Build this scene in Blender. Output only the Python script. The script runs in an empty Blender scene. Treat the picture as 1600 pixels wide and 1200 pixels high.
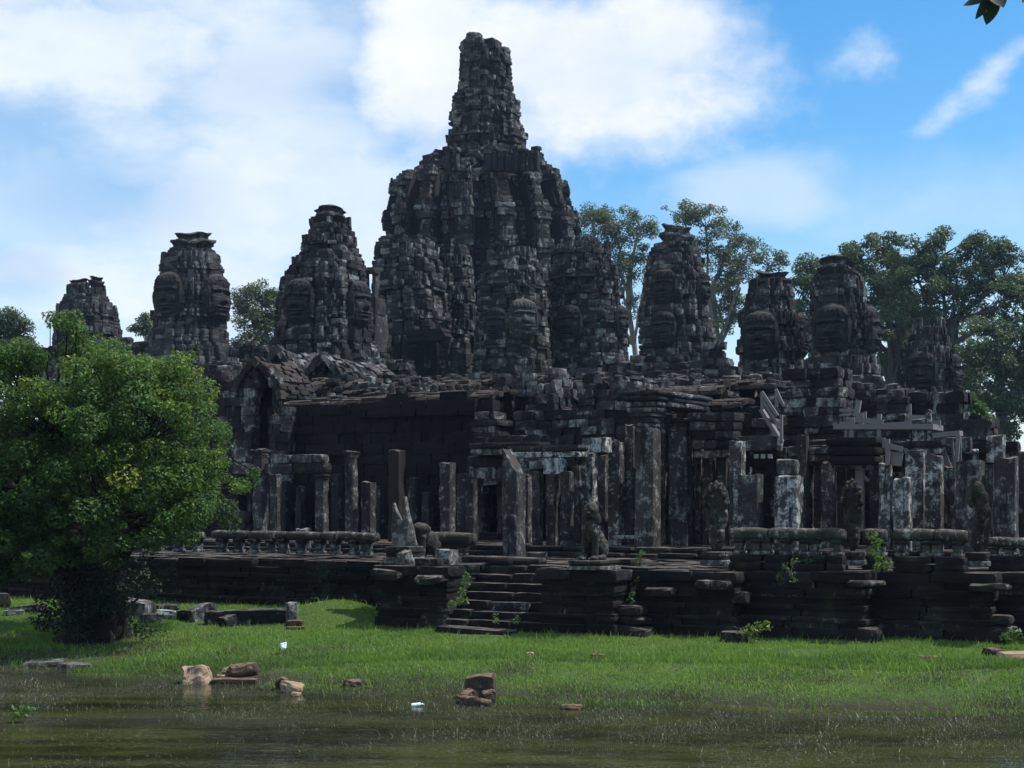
import bpy, math
import numpy as np
from mathutils import Vector

# ------------------------------------------------------------------ camera, sky, sun
F, CX, HY, CZ = 2480.0, 800.0, 785.0, 3.5          # focal length in photo pixels, horizon row, eye height
scene = bpy.context.scene
COL = scene.collection
cam_data = bpy.data.cameras.new('camera')
cam = bpy.data.objects.new('camera', cam_data)
COL.objects.link(cam)
cam.location = (0, 0, CZ)
cam.rotation_euler = (math.radians(90), 0, 0)
cam_data.sensor_width = 36
cam_data.sensor_fit = 'HORIZONTAL'
cam_data.lens = 36 * F / 1600
cam_data.shift_y = (HY - 600) / 1600
cam_data.clip_start = 0.2
cam_data.clip_end = 3000
scene.camera = cam

SUN = Vector((0.53, 0.02, 0.845)).normalized()       # towards the sun
SUN_EL = math.asin(SUN.z)
SUN_ROT = math.atan2(SUN.x, SUN.y)
sun_data = bpy.data.lights.new('sun', 'SUN')
sun = bpy.data.objects.new('sun', sun_data)
COL.objects.link(sun)
sun_data.energy = 5.0
sun_data.angle = math.radians(0.5)
sun_data.color = (1.0, 0.96, 0.90)
sun.rotation_euler = (-SUN).to_track_quat('-Z', 'Y').to_euler()
sun.location = (30, 10, 60)

scene.view_settings.view_transform = 'Standard'
scene.view_settings.look = 'None'
scene.view_settings.exposure = 0.12
scene.view_settings.gamma = 1.0
scene.cycles.max_bounces = 6
scene.cycles.volume_bounces = 0
scene.cycles.transparent_max_bounces = 6
scene.cycles.use_adaptive_sampling = True


class NT:
    """small helper around a node tree"""
    def __init__(s, tree):
        s.t = tree

    def n(s, kind, **kw):
        nd = s.t.nodes.new(kind)
        for k, v in kw.items():
            setattr(nd, k, v)
        return nd

    def l(s, a, b):
        s.t.links.new(a, b)

    def put(s, sock, v):
        if isinstance(v, bpy.types.NodeSocket):
            s.l(v, sock)
        elif isinstance(v, (tuple, list)) and len(v) == 3 and sock.type == 'RGBA':
            sock.default_value = (*v, 1)
        else:
            sock.default_value = v

    def math(s, op, a, b=0.0, clamp=False):
        nd = s.n('ShaderNodeMath', operation=op, use_clamp=clamp)
        s.put(nd.inputs[0], a)
        s.put(nd.inputs[1], b)
        return nd.outputs[0]

    def mix(s, f, a, b, blend='MIX'):
        nd = s.n('ShaderNodeMix', data_type='RGBA', blend_type=blend)
        s.put(nd.inputs[0], f)
        s.put(nd.inputs[6], a)
        s.put(nd.inputs[7], b)
        return nd.outputs[2]

    def step(s, v, lo, hi, a=0.0, b=1.0):
        nd = s.n('ShaderNodeMapRange', interpolation_type='SMOOTHSTEP')
        s.put(nd.inputs[0], v)
        nd.inputs[1].default_value = lo
        nd.inputs[2].default_value = hi
        nd.inputs[3].default_value = a
        nd.inputs[4].default_value = b
        return nd.outputs[0]

    def noise(s, vec, scale, detail=5, rough=.6, dist=0.0):
        nd = s.n('ShaderNodeTexNoise')
        s.put(nd.inputs['Vector'], vec)
        nd.inputs['Scale'].default_value = scale
        nd.inputs['Detail'].default_value = detail
        nd.inputs['Roughness'].default_value = rough
        nd.inputs['Distortion'].default_value = dist
        return nd.outputs[0]

    def vmul(s, vec, k):
        nd = s.n('ShaderNodeVectorMath', operation='MULTIPLY')
        s.put(nd.inputs[0], vec)
        nd.inputs[1].default_value = k
        return nd.outputs[0]

    def combine(s, x, y, z):
        nd = s.n('ShaderNodeCombineXYZ')
        s.put(nd.inputs[0], x)
        s.put(nd.inputs[1], y)
        s.put(nd.inputs[2], z)
        return nd.outputs[0]


world = bpy.data.worlds.new('World')
scene.world = world
world.use_nodes = True
wt = world.node_tree
wt.nodes.clear()
W = NT(wt)
sky = W.n('ShaderNodeTexSky', sky_type='NISHITA')
sky.sun_disc = False
sky.sun_elevation = SUN_EL
sky.sun_rotation = SUN_ROT
sky.altitude = 0
sky.air_density = 1.0
sky.dust_density = 0.6
sky.ozone_density = 2.2
SKY_STRENGTH = 0.165
hsv = W.n('ShaderNodeHueSaturation')
hsv.inputs['Saturation'].default_value = 1.42
hsv.inputs['Hue'].default_value = .497
hsv.inputs['Value'].default_value = 1.0
W.l(sky.outputs[0], hsv.inputs['Color'])
tc = W.n('ShaderNodeTexCoord')
sep = W.n('ShaderNodeSeparateXYZ')
W.l(tc.outputs['Generated'], sep.inputs[0])
az = W.math('ARCTAN2', sep.outputs[0], sep.outputs[1])
el = W.math('ARCSINE', sep.outputs[2])
uv = W.combine(az, W.math('MULTIPLY', el, 1.5), 0.37)
nbig = W.noise(uv, 7.0, 9, .58)
nfine = W.noise(uv, 19.0, 8, .62)
nwide = W.noise(uv, 2.6, 5, .5)


def ang(px, py):
    a = math.atan2(px - CX, F)
    return a, math.atan2(HY - py, math.hypot(F, px - CX))


def blob(px, py, rx, ry, k=1.1, lo=.55, hi=1.1, tilt=0.0):
    a0, e0 = ang(px, py)
    x = W.math('SUBTRACT', az, a0)
    y = W.math('SUBTRACT', el, e0)
    if tilt:
        c, s_ = math.cos(tilt), math.sin(tilt)
        x, y = (W.math('ADD', W.math('MULTIPLY', x, c), W.math('MULTIPLY', y, s_)),
                W.math('SUBTRACT', W.math('MULTIPLY', y, c), W.math('MULTIPLY', x, s_)))
    x = W.math('DIVIDE', x, rx / F)
    y = W.math('DIVIDE', y, ry / F)
    r = W.math('SQRT', W.math('ADD', W.math('MULTIPLY', x, x), W.math('MULTIPLY', y, y)))
    r = W.math('ADD', r, W.math('MULTIPLY', W.math('SUBTRACT', nbig, .5), -k * 1.6))
    r = W.math('ADD', r, W.math('MULTIPLY', W.math('SUBTRACT', nfine, .5), -k * .5))
    return W.step(r, lo, hi, 1.0, 0.0)


def mx(*v):
    r = v[0]
    for q in v[1:]:
        r = W.math('MAXIMUM', r, q)
    return r


main_cloud = mx(blob(905, 105, 330, 150, 1.0, .5, 1.15), blob(700, 120, 160, 170, 1.0, .45, 1.2), blob(1040, 60, 190, 120, .9, .4, 1.1))
puffs = mx(W.math('MULTIPLY', blob(560, 330, 230, 140, 1.2, .35, 1.25), .8),
           W.math('MULTIPLY', blob(150, 60, 330, 120, 1.3, .4, 1.2), .95), W.math('MULTIPLY', blob(330, 330, 160, 110, 1.4, .3, 1.2), .85),
           W.math('MULTIPLY', blob(120, 380, 300, 170, 1.3, .3, 1.3), .5),
           W.math('MULTIPLY', blob(1190, 310, 170, 70, 1.4, .2, 1.2), .5),
           W.math('MULTIPLY', blob(1500, 330, 320, 80, 1.4, .1, 1.4), .28),
           W.math('MULTIPLY', blob(1345, 85, 95, 48, 2.4, .1, 1.0), .6),
           W.math('MULTIPLY', blob(1560, 105, 130, 36, 2.2, .1, 1.0, .6), .75))
a_l, _ = ang(1010, 0)
a_r, _ = ang(330, 0)
nmid = W.noise(W.combine(W.math('MULTIPLY', az, 1.0), W.math('MULTIPLY', el, 2.2), 1.7), 5.2, 7, .56)
veil = W.math('MULTIPLY', W.step(az, a_r, a_l, .92, .0), W.step(nmid, .36, .60, .30, 1.0))
horizon = W.step(el, .0, .22, .60, .0)
elsewhere = W.math('MULTIPLY', W.step(W.math('ABSOLUTE', az), .5, .9), W.step(nwide, .47, .66, 0, .75))
density = mx(main_cloud, puffs, veil, horizon, elsewhere)
bright = W.step(W.math('ADD', W.math('MULTIPLY', nbig, .6), W.math('MULTIPLY', nfine, .4)), .3, .65, 0, 1)
ccol = W.mix(bright, (.68, .80, .94), (.90, .96, 1.0))
gloom = mx(blob(190, 310, 170, 62, 1.3, .2, 1.2), blob(20, 425, 90, 42, 1.3, .2, 1.2), W.math('MULTIPLY', blob(430, 130, 240, 60, 1.4, .1, 1.2), .6))
ccol = W.mix(W.math('MULTIPLY', gloom, .75), ccol, (.56, .68, .88))
ccol = W.mix(main_cloud, ccol, W.mix(bright, (.74, .82, .95), (.94, .97, 1.0)))
skyc = W.n('ShaderNodeVectorMath', operation='SCALE')
W.l(hsv.outputs[0], skyc.inputs[0])
skyc.inputs['Scale'].default_value = SKY_STRENGTH
final = W.mix(W.math('MULTIPLY', density, .96), skyc.outputs[0], ccol)
bg = W.n('ShaderNodeBackground')
W.l(final, bg.inputs['Color'])
bg.inputs['Strength'].default_value = 1.0
wo = W.n('ShaderNodeOutputWorld')
W.l(bg.outputs[0], wo.inputs['Surface'])

# ------------------------------------------------------------------ building frame
ANG = math.radians(28)
U = np.array([math.cos(ANG), -math.sin(ANG), 0.0])     # along the temple front, to the right and nearer
V = np.array([math.sin(ANG), math.cos(ANG), 0.0])      # into the temple
Z = np.array([0, 0, 1.0])
P0 = np.array([-10.1, 66.0, 0.0])                      # a point on the outer gallery wall


def X_(px, Y):
    return (px - CX) * Y / F


def Z_(py, Y):
    return CZ - (py - HY) * Y / F


def at(px, py, Y):
    return np.array([X_(px, Y), Y, Z_(py, Y)])


def fr(k, t, z=0.0):
    return P0 + k * U + t * V + z * Z


def kof(px, t):
    """k of the point of line t that is seen in photo column px"""
    m = (px - CX) / F
    p = P0 + t * V
    return (m * p[1] - p[0]) / (U[0] - m * U[1])


def rowz(k, t, py):
    """height over frame point (k, t) seen in photo row py"""
    return Z_(py, fr(k, t)[1])


# ------------------------------------------------------------------ mesh helpers
def mesh_np(name, Vt, Fc, mat, smooth=False):
    Vt = np.asarray(Vt, dtype=np.float32)
    Fc = np.asarray(Fc, dtype=np.int32)
    me = bpy.data.meshes.new(name)
    n = Fc.shape[1]
    me.vertices.add(len(Vt))
    me.vertices.foreach_set('co', Vt.ravel())
    me.loops.add(Fc.size)
    me.loops.foreach_set('vertex_index', Fc.ravel())
    me.polygons.add(len(Fc))
    me.polygons.foreach_set('loop_start', np.arange(0, Fc.size, n, dtype=np.int32))
    me.polygons.foreach_set('loop_total', np.full(len(Fc), n, dtype=np.int32))
    me.polygons.foreach_set('use_smooth', np.full(len(Fc), bool(smooth)))
    me.update(calc_edges=True)
    me.validate()
    me.materials.append(mat)
    return me


def tag(o, label=None, cat=None, group=None, kind=None):
    if label and cat and not kind:
        kind = 'thing'
    for k_, v_ in (('label', label), ('category', cat), ('group', group), ('kind', kind)):
        if v_:
            o[k_] = v_
    return o


def empty(name, loc, label=None, cat=None, group=None, kind=None):
    o = bpy.data.objects.new(name, None)
    o.empty_display_size = .2
    COL.objects.link(o)
    o.location = loc
    return tag(o, label, cat, group, kind)


def wloc(o):
    p = np.zeros(3)
    while o is not None:
        p = p + np.array(o.location)
        o = o.parent
    return p


def part(name, Vt, Fc, mat, parent=None, smooth=False, loc=None):
    """link a mesh whose vertices are given in world coordinates"""
    Vt = np.asarray(Vt, dtype=np.float64)
    if parent is not None:
        base = wloc(parent)
        off = base
    else:
        base = np.array(loc if loc is not None else (0, 0, 0), dtype=float)
        off = base
    o = bpy.data.objects.new(name, mesh_np(name, Vt - off, Fc, mat, smooth))
    COL.objects.link(o)
    if parent is not None:
        o.parent = parent
    else:
        o.location = base
    return o


def cube_template(n):
    """surface of an n x n x n lattice cube in [-1,1]"""
    g = np.linspace(-1, 1, n)
    idx, vs, fs = {}, [], []

    def vid(i, j, k_):
        key = (i, j, k_)
        if key not in idx:
            idx[key] = len(vs)
            vs.append((g[i], g[j], g[k_]))
        return idx[key]
    for a in range(n - 1):
        for b in range(n - 1):
            fs.append((vid(a, b, n - 1), vid(a + 1, b, n - 1), vid(a + 1, b + 1, n - 1), vid(a, b + 1, n - 1)))
            fs.append((vid(a, b, 0), vid(a, b + 1, 0), vid(a + 1, b + 1, 0), vid(a + 1, b, 0)))
            fs.append((vid(n - 1, a, b), vid(n - 1, a + 1, b), vid(n - 1, a + 1, b + 1), vid(n - 1, a, b + 1)))
            fs.append((vid(0, a, b), vid(0, a, b + 1), vid(0, a + 1, b + 1), vid(0, a + 1, b)))
            fs.append((vid(a, n - 1, b), vid(a, n - 1, b + 1), vid(a + 1, n - 1, b + 1), vid(a + 1, n - 1, b)))
            fs.append((vid(a, 0, b), vid(a + 1, 0, b), vid(a + 1, 0, b + 1), vid(a, 0, b + 1)))
    return np.array(vs, float), np.array(fs, int)


T2 = cube_template(2)
T3 = cube_template(3)
T4 = cube_template(4)
T6 = cube_template(8)


class Blocks:
    """a heap of weathered blocks that becomes ONE masonry mesh"""
    def __init__(s, seed=0):
        s.r = np.random.default_rng(seed)
        s.c, s.a = [], []

    def add(s, c, ax, ay, az_):
        s.c.append(c)
        s.a.append((ax, ay, az_))

    def box(s, c, u, hu, v, hv, hz, tilt=0.0):
        up = Z
        if tilt:
            t_ = s.r.normal(0, tilt, 2)
            up = Z + u * t_[0] + v * t_[1]
            u = u - Z * t_[0]
            v = v - Z * t_[1]
        s.add(np.asarray(c, float), u * hu, v * hv, up * hz)

    def arrays(s, tpl=T2, round_=.10, jit=.03):
        c = np.array(s.c)[:, None, :]
        a = np.array(s.a)                                  # n,3,3
        tv, tf = tpl
        n = len(c)
        p = np.repeat(tv[None], n, 0)
        if tpl is not T2:
            k_ = (np.abs(tv) > .99).sum(1)
            sc = 1 - round_ * np.clip(k_ - 1, 0, 2) * .5
            p = p * sc[None, :, None]
        Lh = np.linalg.norm(a, axis=2)                     # half lengths
        w = np.einsum('nvk,nkd->nvd', p, a) + c
        mn = np.minimum(Lh.min(1), .35)[:, None, None]
        w = w + s.r.normal(0, 1, w.shape) * jit * mn * 2
        f = (tf[None] + (np.arange(n) * len(tv))[:, None, None]).reshape(-1, 4)
        return w.reshape(-1, 3), f

    def build(s, name, mat, parent, tpl=T2, round_=.10, jit=.03, extra=None, warp=0.0):
        vt, fc = s.arrays(tpl, round_, jit)
        if warp:
            vt = vt + np.stack([vnoise(vt, .16, 901 + q) * (1 if q < 2 else .6) for q in range(3)], 1) * warp + np.stack([vnoise(vt, .5, 911 + q) for q in range(3)], 1) * warp * .4
        if extra is not None:
            for ev, ef in extra:
                fc = np.vstack([fc, ef + len(vt)])
                vt = np.vstack([vt, ev])
        return part(name, vt, fc, mat, parent)


def join(*vf):
    vs, fs, n = [], [], 0
    for v_, f_ in vf:
        vs.append(v_)
        fs.append(np.asarray(f_) + n)
        n += len(v_)
    return np.vstack(vs), np.vstack(fs)


def vnoise(p, scale, seed=0):
    """cheap smooth pseudo noise of 3-d points, about -1..1"""
    r = np.random.default_rng(seed)
    out = np.zeros(len(p))
    for i in range(7):
        d = r.normal(0, 1, 3)
        d /= np.linalg.norm(d)
        f = scale * r.uniform(.6, 1.9)
        out += np.sin(p @ d * f * 2 * math.pi + r.uniform(0, 6.28)) * r.uniform(.5, 1)
    return out / 3.0


def rough_stone(c, u, hu, v, hv, hz, seed, tpl=T6, round_=.25, amp=.09, up=Z):
    """one free stone: rounded, dented box"""
    tv, tf = tpl
    p = tv * (1 - round_) + tv / np.linalg.norm(tv, axis=1, keepdims=True) * 1.12 * round_
    w = p[:, :1] * u * hu + p[:, 1:2] * v * hv + p[:, 2:] * up * hz
    m = min(hu, hv, hz)
    n1 = np.stack([vnoise(tv, .35, seed * 7 + i) for i in range(3)], 1)
    n2 = np.stack([vnoise(tv, 1.0, seed * 7 + 3 + i) for i in range(3)], 1)
    return w + (n1 * amp + n2 * amp * .35) * m * 1.6 + np.asarray(c), tf


# ------------------------------------------------------------------ materials
def new_mat(name):
    m = bpy.data.materials.new(name)
    m.use_nodes = True
    m.node_tree.nodes.clear()
    g = NT(m.node_tree)
    out = g.n('ShaderNodeOutputMaterial')
    b = g.n('ShaderNodeBsdfPrincipled')
    g.l(b.outputs[0], out.inputs['Surface'])
    return m, g, b, out


def stone_mat(name, dark=(.030, .028, .027), mid=(.115, .102, .094), lichen=(.34, .36, .34), lich=.5, black=.5,
              dust=(.15, .118, .092), dusty=.6, moss=0.15, fine=1.0, bump=.5):
    m, g, b, out = new_mat(name)
    geo = g.n('ShaderNodeNewGeometry')
    P = geo.outputs['Position']
    isl = geo.outputs['Random Per Island']
    n1 = g.noise(P, .45 * fine, 6, .6)
    n2 = g.noise(P, 2.3 * fine, 9, .72, .3)
    n3 = g.noise(g.vmul(P, (2.4 * fine, 2.4 * fine, .32 * fine)), 1.0, 6, .65)
    n4 = g.noise(P, 9.0 * fine, 8, .7)
    tone = g.math('ADD', g.math('MULTIPLY', n1, .55), g.math('MULTIPLY', n4, .35))
    tone = g.math('ADD', tone, g.math('MULTIPLY', g.math('SUBTRACT', isl, .5), .34))
    c = g.mix(g.step(tone, .28, .72), dark, mid)
    # grey-green moss film
    c = g.mix(g.math('MULTIPLY', g.step(g.noise(P, .9 * fine, 5, .6), .52, .7), moss), c, (.045, .075, .040))
    sepn = g.n('ShaderNodeSeparateXYZ')
    g.l(geo.outputs['Normal'], sepn.inputs[0])
    upm = g.math('MULTIPLY', g.step(sepn.outputs[2], .45, .9), g.step(n2, .30, .62, .35, 1.0))
    c = g.mix(g.math('MULTIPLY', upm, dusty), c, dust)
    # pale crustose lichen: blotches with streaky limits
    lm = g.math('ADD', g.math('MULTIPLY', n2, .75), g.math('MULTIPLY', n3, .35))
    lm = g.math('ADD', lm, g.math('MULTIPLY', g.math('SUBTRACT', isl, .5), .16))
    lm = g.math('ADD', lm, g.math('MULTIPLY', g.math('SUBTRACT', n1, .5), .30))
    lo = .74 - .26 * lich
    lmask = g.math('MULTIPLY', g.step(lm, lo, lo + .09), g.step(n4, .34, .58, .25, 1))
    lcol = g.mix(n4, tuple(x * .55 for x in lichen), lichen)
    c = g.mix(lmask, c, lcol)
    # black water stains
    bm = g.step(g.math('ADD', n3, g.math('MULTIPLY', n1, .35)), .84 - .30 * black, .98 - .30 * black)
    c = g.mix(g.math('MULTIPLY', bm, .92), c, (.0105, .0108, .012))
    g.l(c, b.inputs['Base Color'])
    b.inputs['Roughness'].default_value = .93
    b.inputs['Specular IOR Level'].default_value = .18
    bp = g.n('ShaderNodeBump')
    bp.inputs['Strength'].default_value = bump
    bp.inputs['Distance'].default_value = .06 / max(fine, .5)
    h = g.math('ADD', g.math('MULTIPLY', n4, .6), g.math('MULTIPLY', n2, .8))
    g.l(h, bp.inputs['Height'])
    g.l(bp.outputs[0], b.inputs['Normal'])
    return m


M_TOWER = stone_mat('weathered_tower_stone', dark=(.018, .019, .021), mid=(.084, .079, .078), lichen=(.31, .33, .32), lich=.61, black=.58, fine=.7, bump=1.0, dusty=.5, dust=(.12, .10, .085))
M_FAR = stone_mat('grey_far_tower_stone', dark=(.024, .025, .027), lich=.50, black=.48, fine=.6, mid=(.088, .090, .095), lichen=(.25, .27, .27), bump=1.0, dusty=.4)
M_WALL = stone_mat('weathered_wall_stone', dark=(.012, .0125, .0135), mid=(.062, .058, .057), lich=.58, black=.58, fine=1.0, bump=.8, dust=(.12, .095, .078))
M_BLACK = stone_mat('black_stained_shade_stone', dark=(.0035, .0036, .004), mid=(.009, .009, .0095), lich=.04, black=.78, fine=.7, dusty=.75, moss=.1)  # black stains, with gallery shade also put into the base colour
M_BASE = stone_mat('terrace_stone', dark=(.005, .005, .005), mid=(.022, .0205, .019), lich=.34, black=.68, fine=1.3, dusty=.9, moss=.45, dust=(.12, .10, .086), bump=.8)
M_PIL = stone_mat('pillar_stone', dark=(.013, .0135, .0145), mid=(.078, .073, .070), lich=.64, black=.56, fine=1.5, dusty=.7, bump=.7)
M_PILW = stone_mat('lichen_white_pillar_stone', dark=(.025, .025, .024), mid=(.10, .093, .086), lich=.80, black=.60, fine=1.5, dusty=.6, lichen=(.60, .64, .62), bump=.7)
M_STAT = stone_mat('statue_stone', dark=(.014, .014, .012), mid=(.075, .070, .060), lich=.62, black=.50, fine=2.4, dusty=.6, moss=.3, dust=(.12, .10, .08), bump=.9)
M_ROOF = stone_mat('brown_roof_stone', dark=(.022, .018, .016), mid=(.062, .051, .045), lich=.42, black=.60, fine=1.1, dusty=.65, dust=(.092, .071, .058), bump=.8)
M_ROCK = stone_mat('tan_river_rock', dark=(.13, .085, .055), mid=(.30, .22, .145), lich=.15, black=.36, fine=2.2, dusty=.3, dust=(.38, .26, .16), moss=.05)
M_ROCKD = stone_mat('brown_wet_rock', dark=(.014, .011, .009), mid=(.080, .056, .041), lich=.1, black=.55, fine=2.2, dusty=.8, dust=(.19, .12, .075), moss=.05)
M_NAGA = stone_mat('pale_naga_stone', dark=(.03, .03, .028), mid=(.15, .14, .125), lich=.80, black=.34, fine=2.2, dusty=.6, bump=.9)
M_FACE = stone_mat('green_lichen_face_stone', dark=(.035, .04, .038), mid=(.13, .14, .13), lichen=(.26, .31, .285), lich=.85, black=.30, fine=1.2, bump=.4, moss=.2)
M_DARK = stone_mat('shade_toned_stone', dark=(.012, .012, .012), mid=(.035, .032, .030), lich=.2, black=.6, fine=.6)  # dark stone for core and one pillar, shade put into its colour


def wood_mat(name, col):
    m, g, b, out = new_mat(name)
    geo = g.n('ShaderNodeNewGeometry')
    n = g.noise(g.vmul(geo.outputs['Position'], (3, 3, 3)), 4, 6, .65)
    c = g.mix(n, tuple(x * .55 for x in col), col)
    c = g.mix(g.math('MULTIPLY', geo.outputs['Random Per Island'], .35), c, (.08, .075, .075))
    g.l(c, b.inputs['Base Color'])
    b.inputs['Roughness'].default_value = .75
    return m


M_WOOD = wood_mat('grey_weathered_timber', (.20, .185, .18))
M_BARK = wood_mat('pale_bark', (.20, .17, .14))
M_BARKK = stone_mat('black_shaded_bark', dark=(.006, .005, .004), mid=(.016, .013, .010), lich=.1, black=.5, fine=2, dusty=0, moss=.5)  # crown shade put into a near-black bark colour
M_BARKD = wood_mat('dark_bark', (.035, .028, .022))


def leaf_mat(name, c1, c2, c3, spread=.5, transl=.35, gloss=.35):
    m, g, b, out = new_mat(name)
    geo = g.n('ShaderNodeNewGeometry')
    at_ = g.n('ShaderNodeAttribute', attribute_name='tint')
    t = at_.outputs['Fac']
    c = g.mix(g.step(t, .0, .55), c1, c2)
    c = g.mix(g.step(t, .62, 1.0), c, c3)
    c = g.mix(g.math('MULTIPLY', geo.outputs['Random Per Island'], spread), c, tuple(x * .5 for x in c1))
    g.l(c, b.inputs['Base Color'])
    b.inputs['Roughness'].default_value = gloss
    b.inputs['Specular IOR Level'].default_value = .35
    tr = g.n('ShaderNodeBsdfTranslucent')
    tcol = g.mix(.5, c, (.16, .22, .02), 'MIX')
    g.l(tcol, tr.inputs['Color'])
    ms = g.n('ShaderNodeMixShader')
    ms.inputs[0].default_value = transl
    g.l(b.outputs[0], ms.inputs[1])
    g.l(tr.outputs[0], ms.inputs[2])
    g.l(ms.outputs[0], out.inputs['Surface'])
    return m


M_LEAF = leaf_mat('bush_leaf', (.026, .075, .018), (.100, .205, .038), (.30, .34, .04), .5, .40, .52)
M_LEAFT = leaf_mat('far_tree_leaf', (.060, .092, .052), (.130, .165, .080), (.24, .25, .11), .4, .32, .5)
M_LEAFB = leaf_mat('far_dark_tree_leaf', (.040, .075, .038), (.088, .140, .062), (.19, .22, .09), .5, .28, .5)
M_LEAFD = leaf_mat('dark_tree_leaf', (.022, .048, .024), (.046, .085, .038), (.11, .14, .055), .5, .25, .5)
M_LEAFS = leaf_mat('shade_toned_leaf', (.008, .016, .008), (.014, .028, .012), (.03, .05, .015), .5, .1, .6)  # shade below the crown is put into these dark leaf colours
M_GRASS = leaf_mat('grass_blade', (.100, .215, .044), (.215, .370, .066), (.40, .42, .13), .25, .48, .6)
M_WEED = leaf_mat('water_weed_blade', (.060, .062, .036), (.105, .110, .056), (.22, .20, .13), .5, .2, .45)


def tint(o, vals):
    a = o.data.attributes.new('tint', 'FLOAT', 'FACE')
    a.data.foreach_set('value', np.asarray(vals, np.float32))

# ------------------------------------------------------------------ ground and water
WATER = -0.6


def shore(X):
    return np.interp(X, [-60, -20, -13, -7, 0, 10, 22, 60], [44, 42.5, 39.8, 37.2, 33.2, 30.8, 30.0, 29])


def ground_z(X, Y):
    X = np.asarray(X, float)
    Y = np.asarray(Y, float)
    d = Y - shore(X)
    z = np.where(d > 0, WATER + .62 * (1 - np.exp(-np.clip(d, 0, 99) / 4.6)), WATER + .10 * np.clip(d, -9, 0))
    z = z + .50 * np.exp(-(((X + 5.2) / 1.7) ** 2 + ((Y - 47.6) / 1.6) ** 2))
    z = z + .22 * np.clip((Y - 45) / 5, 0, 1) * np.clip((-4 - X) / 4, 0, 1)
    p = np.stack([X.ravel(), Y.ravel(), np.zeros(X.size)], 1)
    z = z + (vnoise(p, .12, 5) * .05 + vnoise(p, .45, 6) * .022).reshape(X.shape) * np.clip((d + 2) / 3, .3, 1)
    bank = np.clip((10 - Y) / 7, 0, 1)
    return z * (1 - bank) + 1.9 * bank


gx = np.concatenate([np.linspace(-900, -70, 14), np.linspace(-60, -24, 16), np.linspace(-22, 22, 170), np.linspace(24, 60, 16), np.linspace(70, 900, 14)])
gy = np.concatenate([np.linspace(-60, 18, 30), np.linspace(19, 56, 150), np.linspace(58, 90, 20), np.linspace(100, 1500, 20)])
GX, GY = np.meshgrid(gx, gy)
GV = np.stack([GX, GY, ground_z(GX, GY)], 2).reshape(-1, 3)
ii = np.arange(len(gy) - 1)[:, None] * len(gx) + np.arange(len(gx) - 1)[None]
GF = np.stack([ii, ii + 1, ii + 1 + len(gx), ii + len(gx)], 2).reshape(-1, 4)
m, g, b, out = new_mat('soil_and_turf')
geo = g.n('ShaderNodeNewGeometry')
P = geo.outputs['Position']
a1 = g.noise(P, .55, 7, .65)
a2 = g.noise(P, 5.0, 8, .7)
sp = g.n('ShaderNodeSeparateXYZ')
g.l(P, sp.inputs[0])
c = g.mix(a2, (.035, .060, .016), (.085, .135, .034))
c = g.mix(g.step(a1, .60, .72), c, (.12, .10, .06))
c = g.mix(g.step(sp.outputs[2], -.60, -.36, 1, 0), c, g.mix(a2, (.018, .016, .010), (.05, .045, .028)))
g.l(c, b.inputs['Base Color'])
b.inputs['Roughness'].default_value = .95
b.inputs['Specular IOR Level'].default_value = .1
bp = g.n('ShaderNodeBump')
bp.inputs['Distance'].default_value = .05
g.l(a2, bp.inputs['Height'])
g.l(bp.outputs[0], b.inputs['Normal'])
tag(part('ground', GV, GF, m, smooth=True), kind='structure')

m, g, b, out = new_mat('murky_pond_water')
geo = g.n('ShaderNodeNewGeometry')
P = geo.outputs['Position']
alg = g.noise(g.vmul(P, (.28, .85, 1)), 1.0, 7, .62)
fl = g.noise(g.vmul(P, (1.6, 3.2, 1)), 2.2, 6, .75)
big = g.noise(g.vmul(P, (.10, .45, 1)), 1.0, 5, .6)
c = g.mix(g.step(alg, .36, .66), (.012, .015, .005), (.042, .048, .012))
c = g.mix(g.step(big, .50, .66, 0, .6), c, (.040, .042, .028))
c = g.mix(g.step(g.math('ADD', g.math('MULTIPLY', fl, .7), g.math('MULTIPLY', alg, .4)), .60, .74), c, (.050, .055, .028))
spk = g.noise(g.vmul(P, (1.0, 1.8, 1)), 13.0, 4, .6)
zone = g.noise(g.vmul(P, (.30, .8, 1)), 1.3, 5, .6)
c = g.mix(g.math('MULTIPLY', g.step(spk, .56, .66), g.step(zone, .40, .60)), c, g.mix(zone, (.085, .095, .045), (.17, .165, .13)))
g.l(c, b.inputs['Base Color'])
b.inputs['IOR'].default_value = 1.33
g.put(b.inputs['Roughness'], g.step(fl, .35, .75, .05, .22))
g.put(b.inputs['Specular IOR Level'], g.step(alg, .42, .62, .50, .16))
bp = g.n('ShaderNodeBump')
bp.inputs['Strength'].default_value = .22
bp.inputs['Distance'].default_value = .05
w1 = g.noise(g.vmul(P, (1.0, 2.2, 1)), 1.6, 4, .55)
w2 = g.noise(P, 14.0, 3, .5)
g.l(g.math('ADD', w1, g.math('MULTIPLY', w2, .10)), bp.inputs['Height'])
g.l(bp.outputs[0], b.inputs['Normal'])
wx = np.array([-80, 80, 80, -80.]); wy = np.array([4, 4, 46, 46.])
tag(part('water', np.stack([wx, wy, np.full(4, WATER)], 1), [[0, 1, 2, 3]], m), kind='structure')

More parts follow.
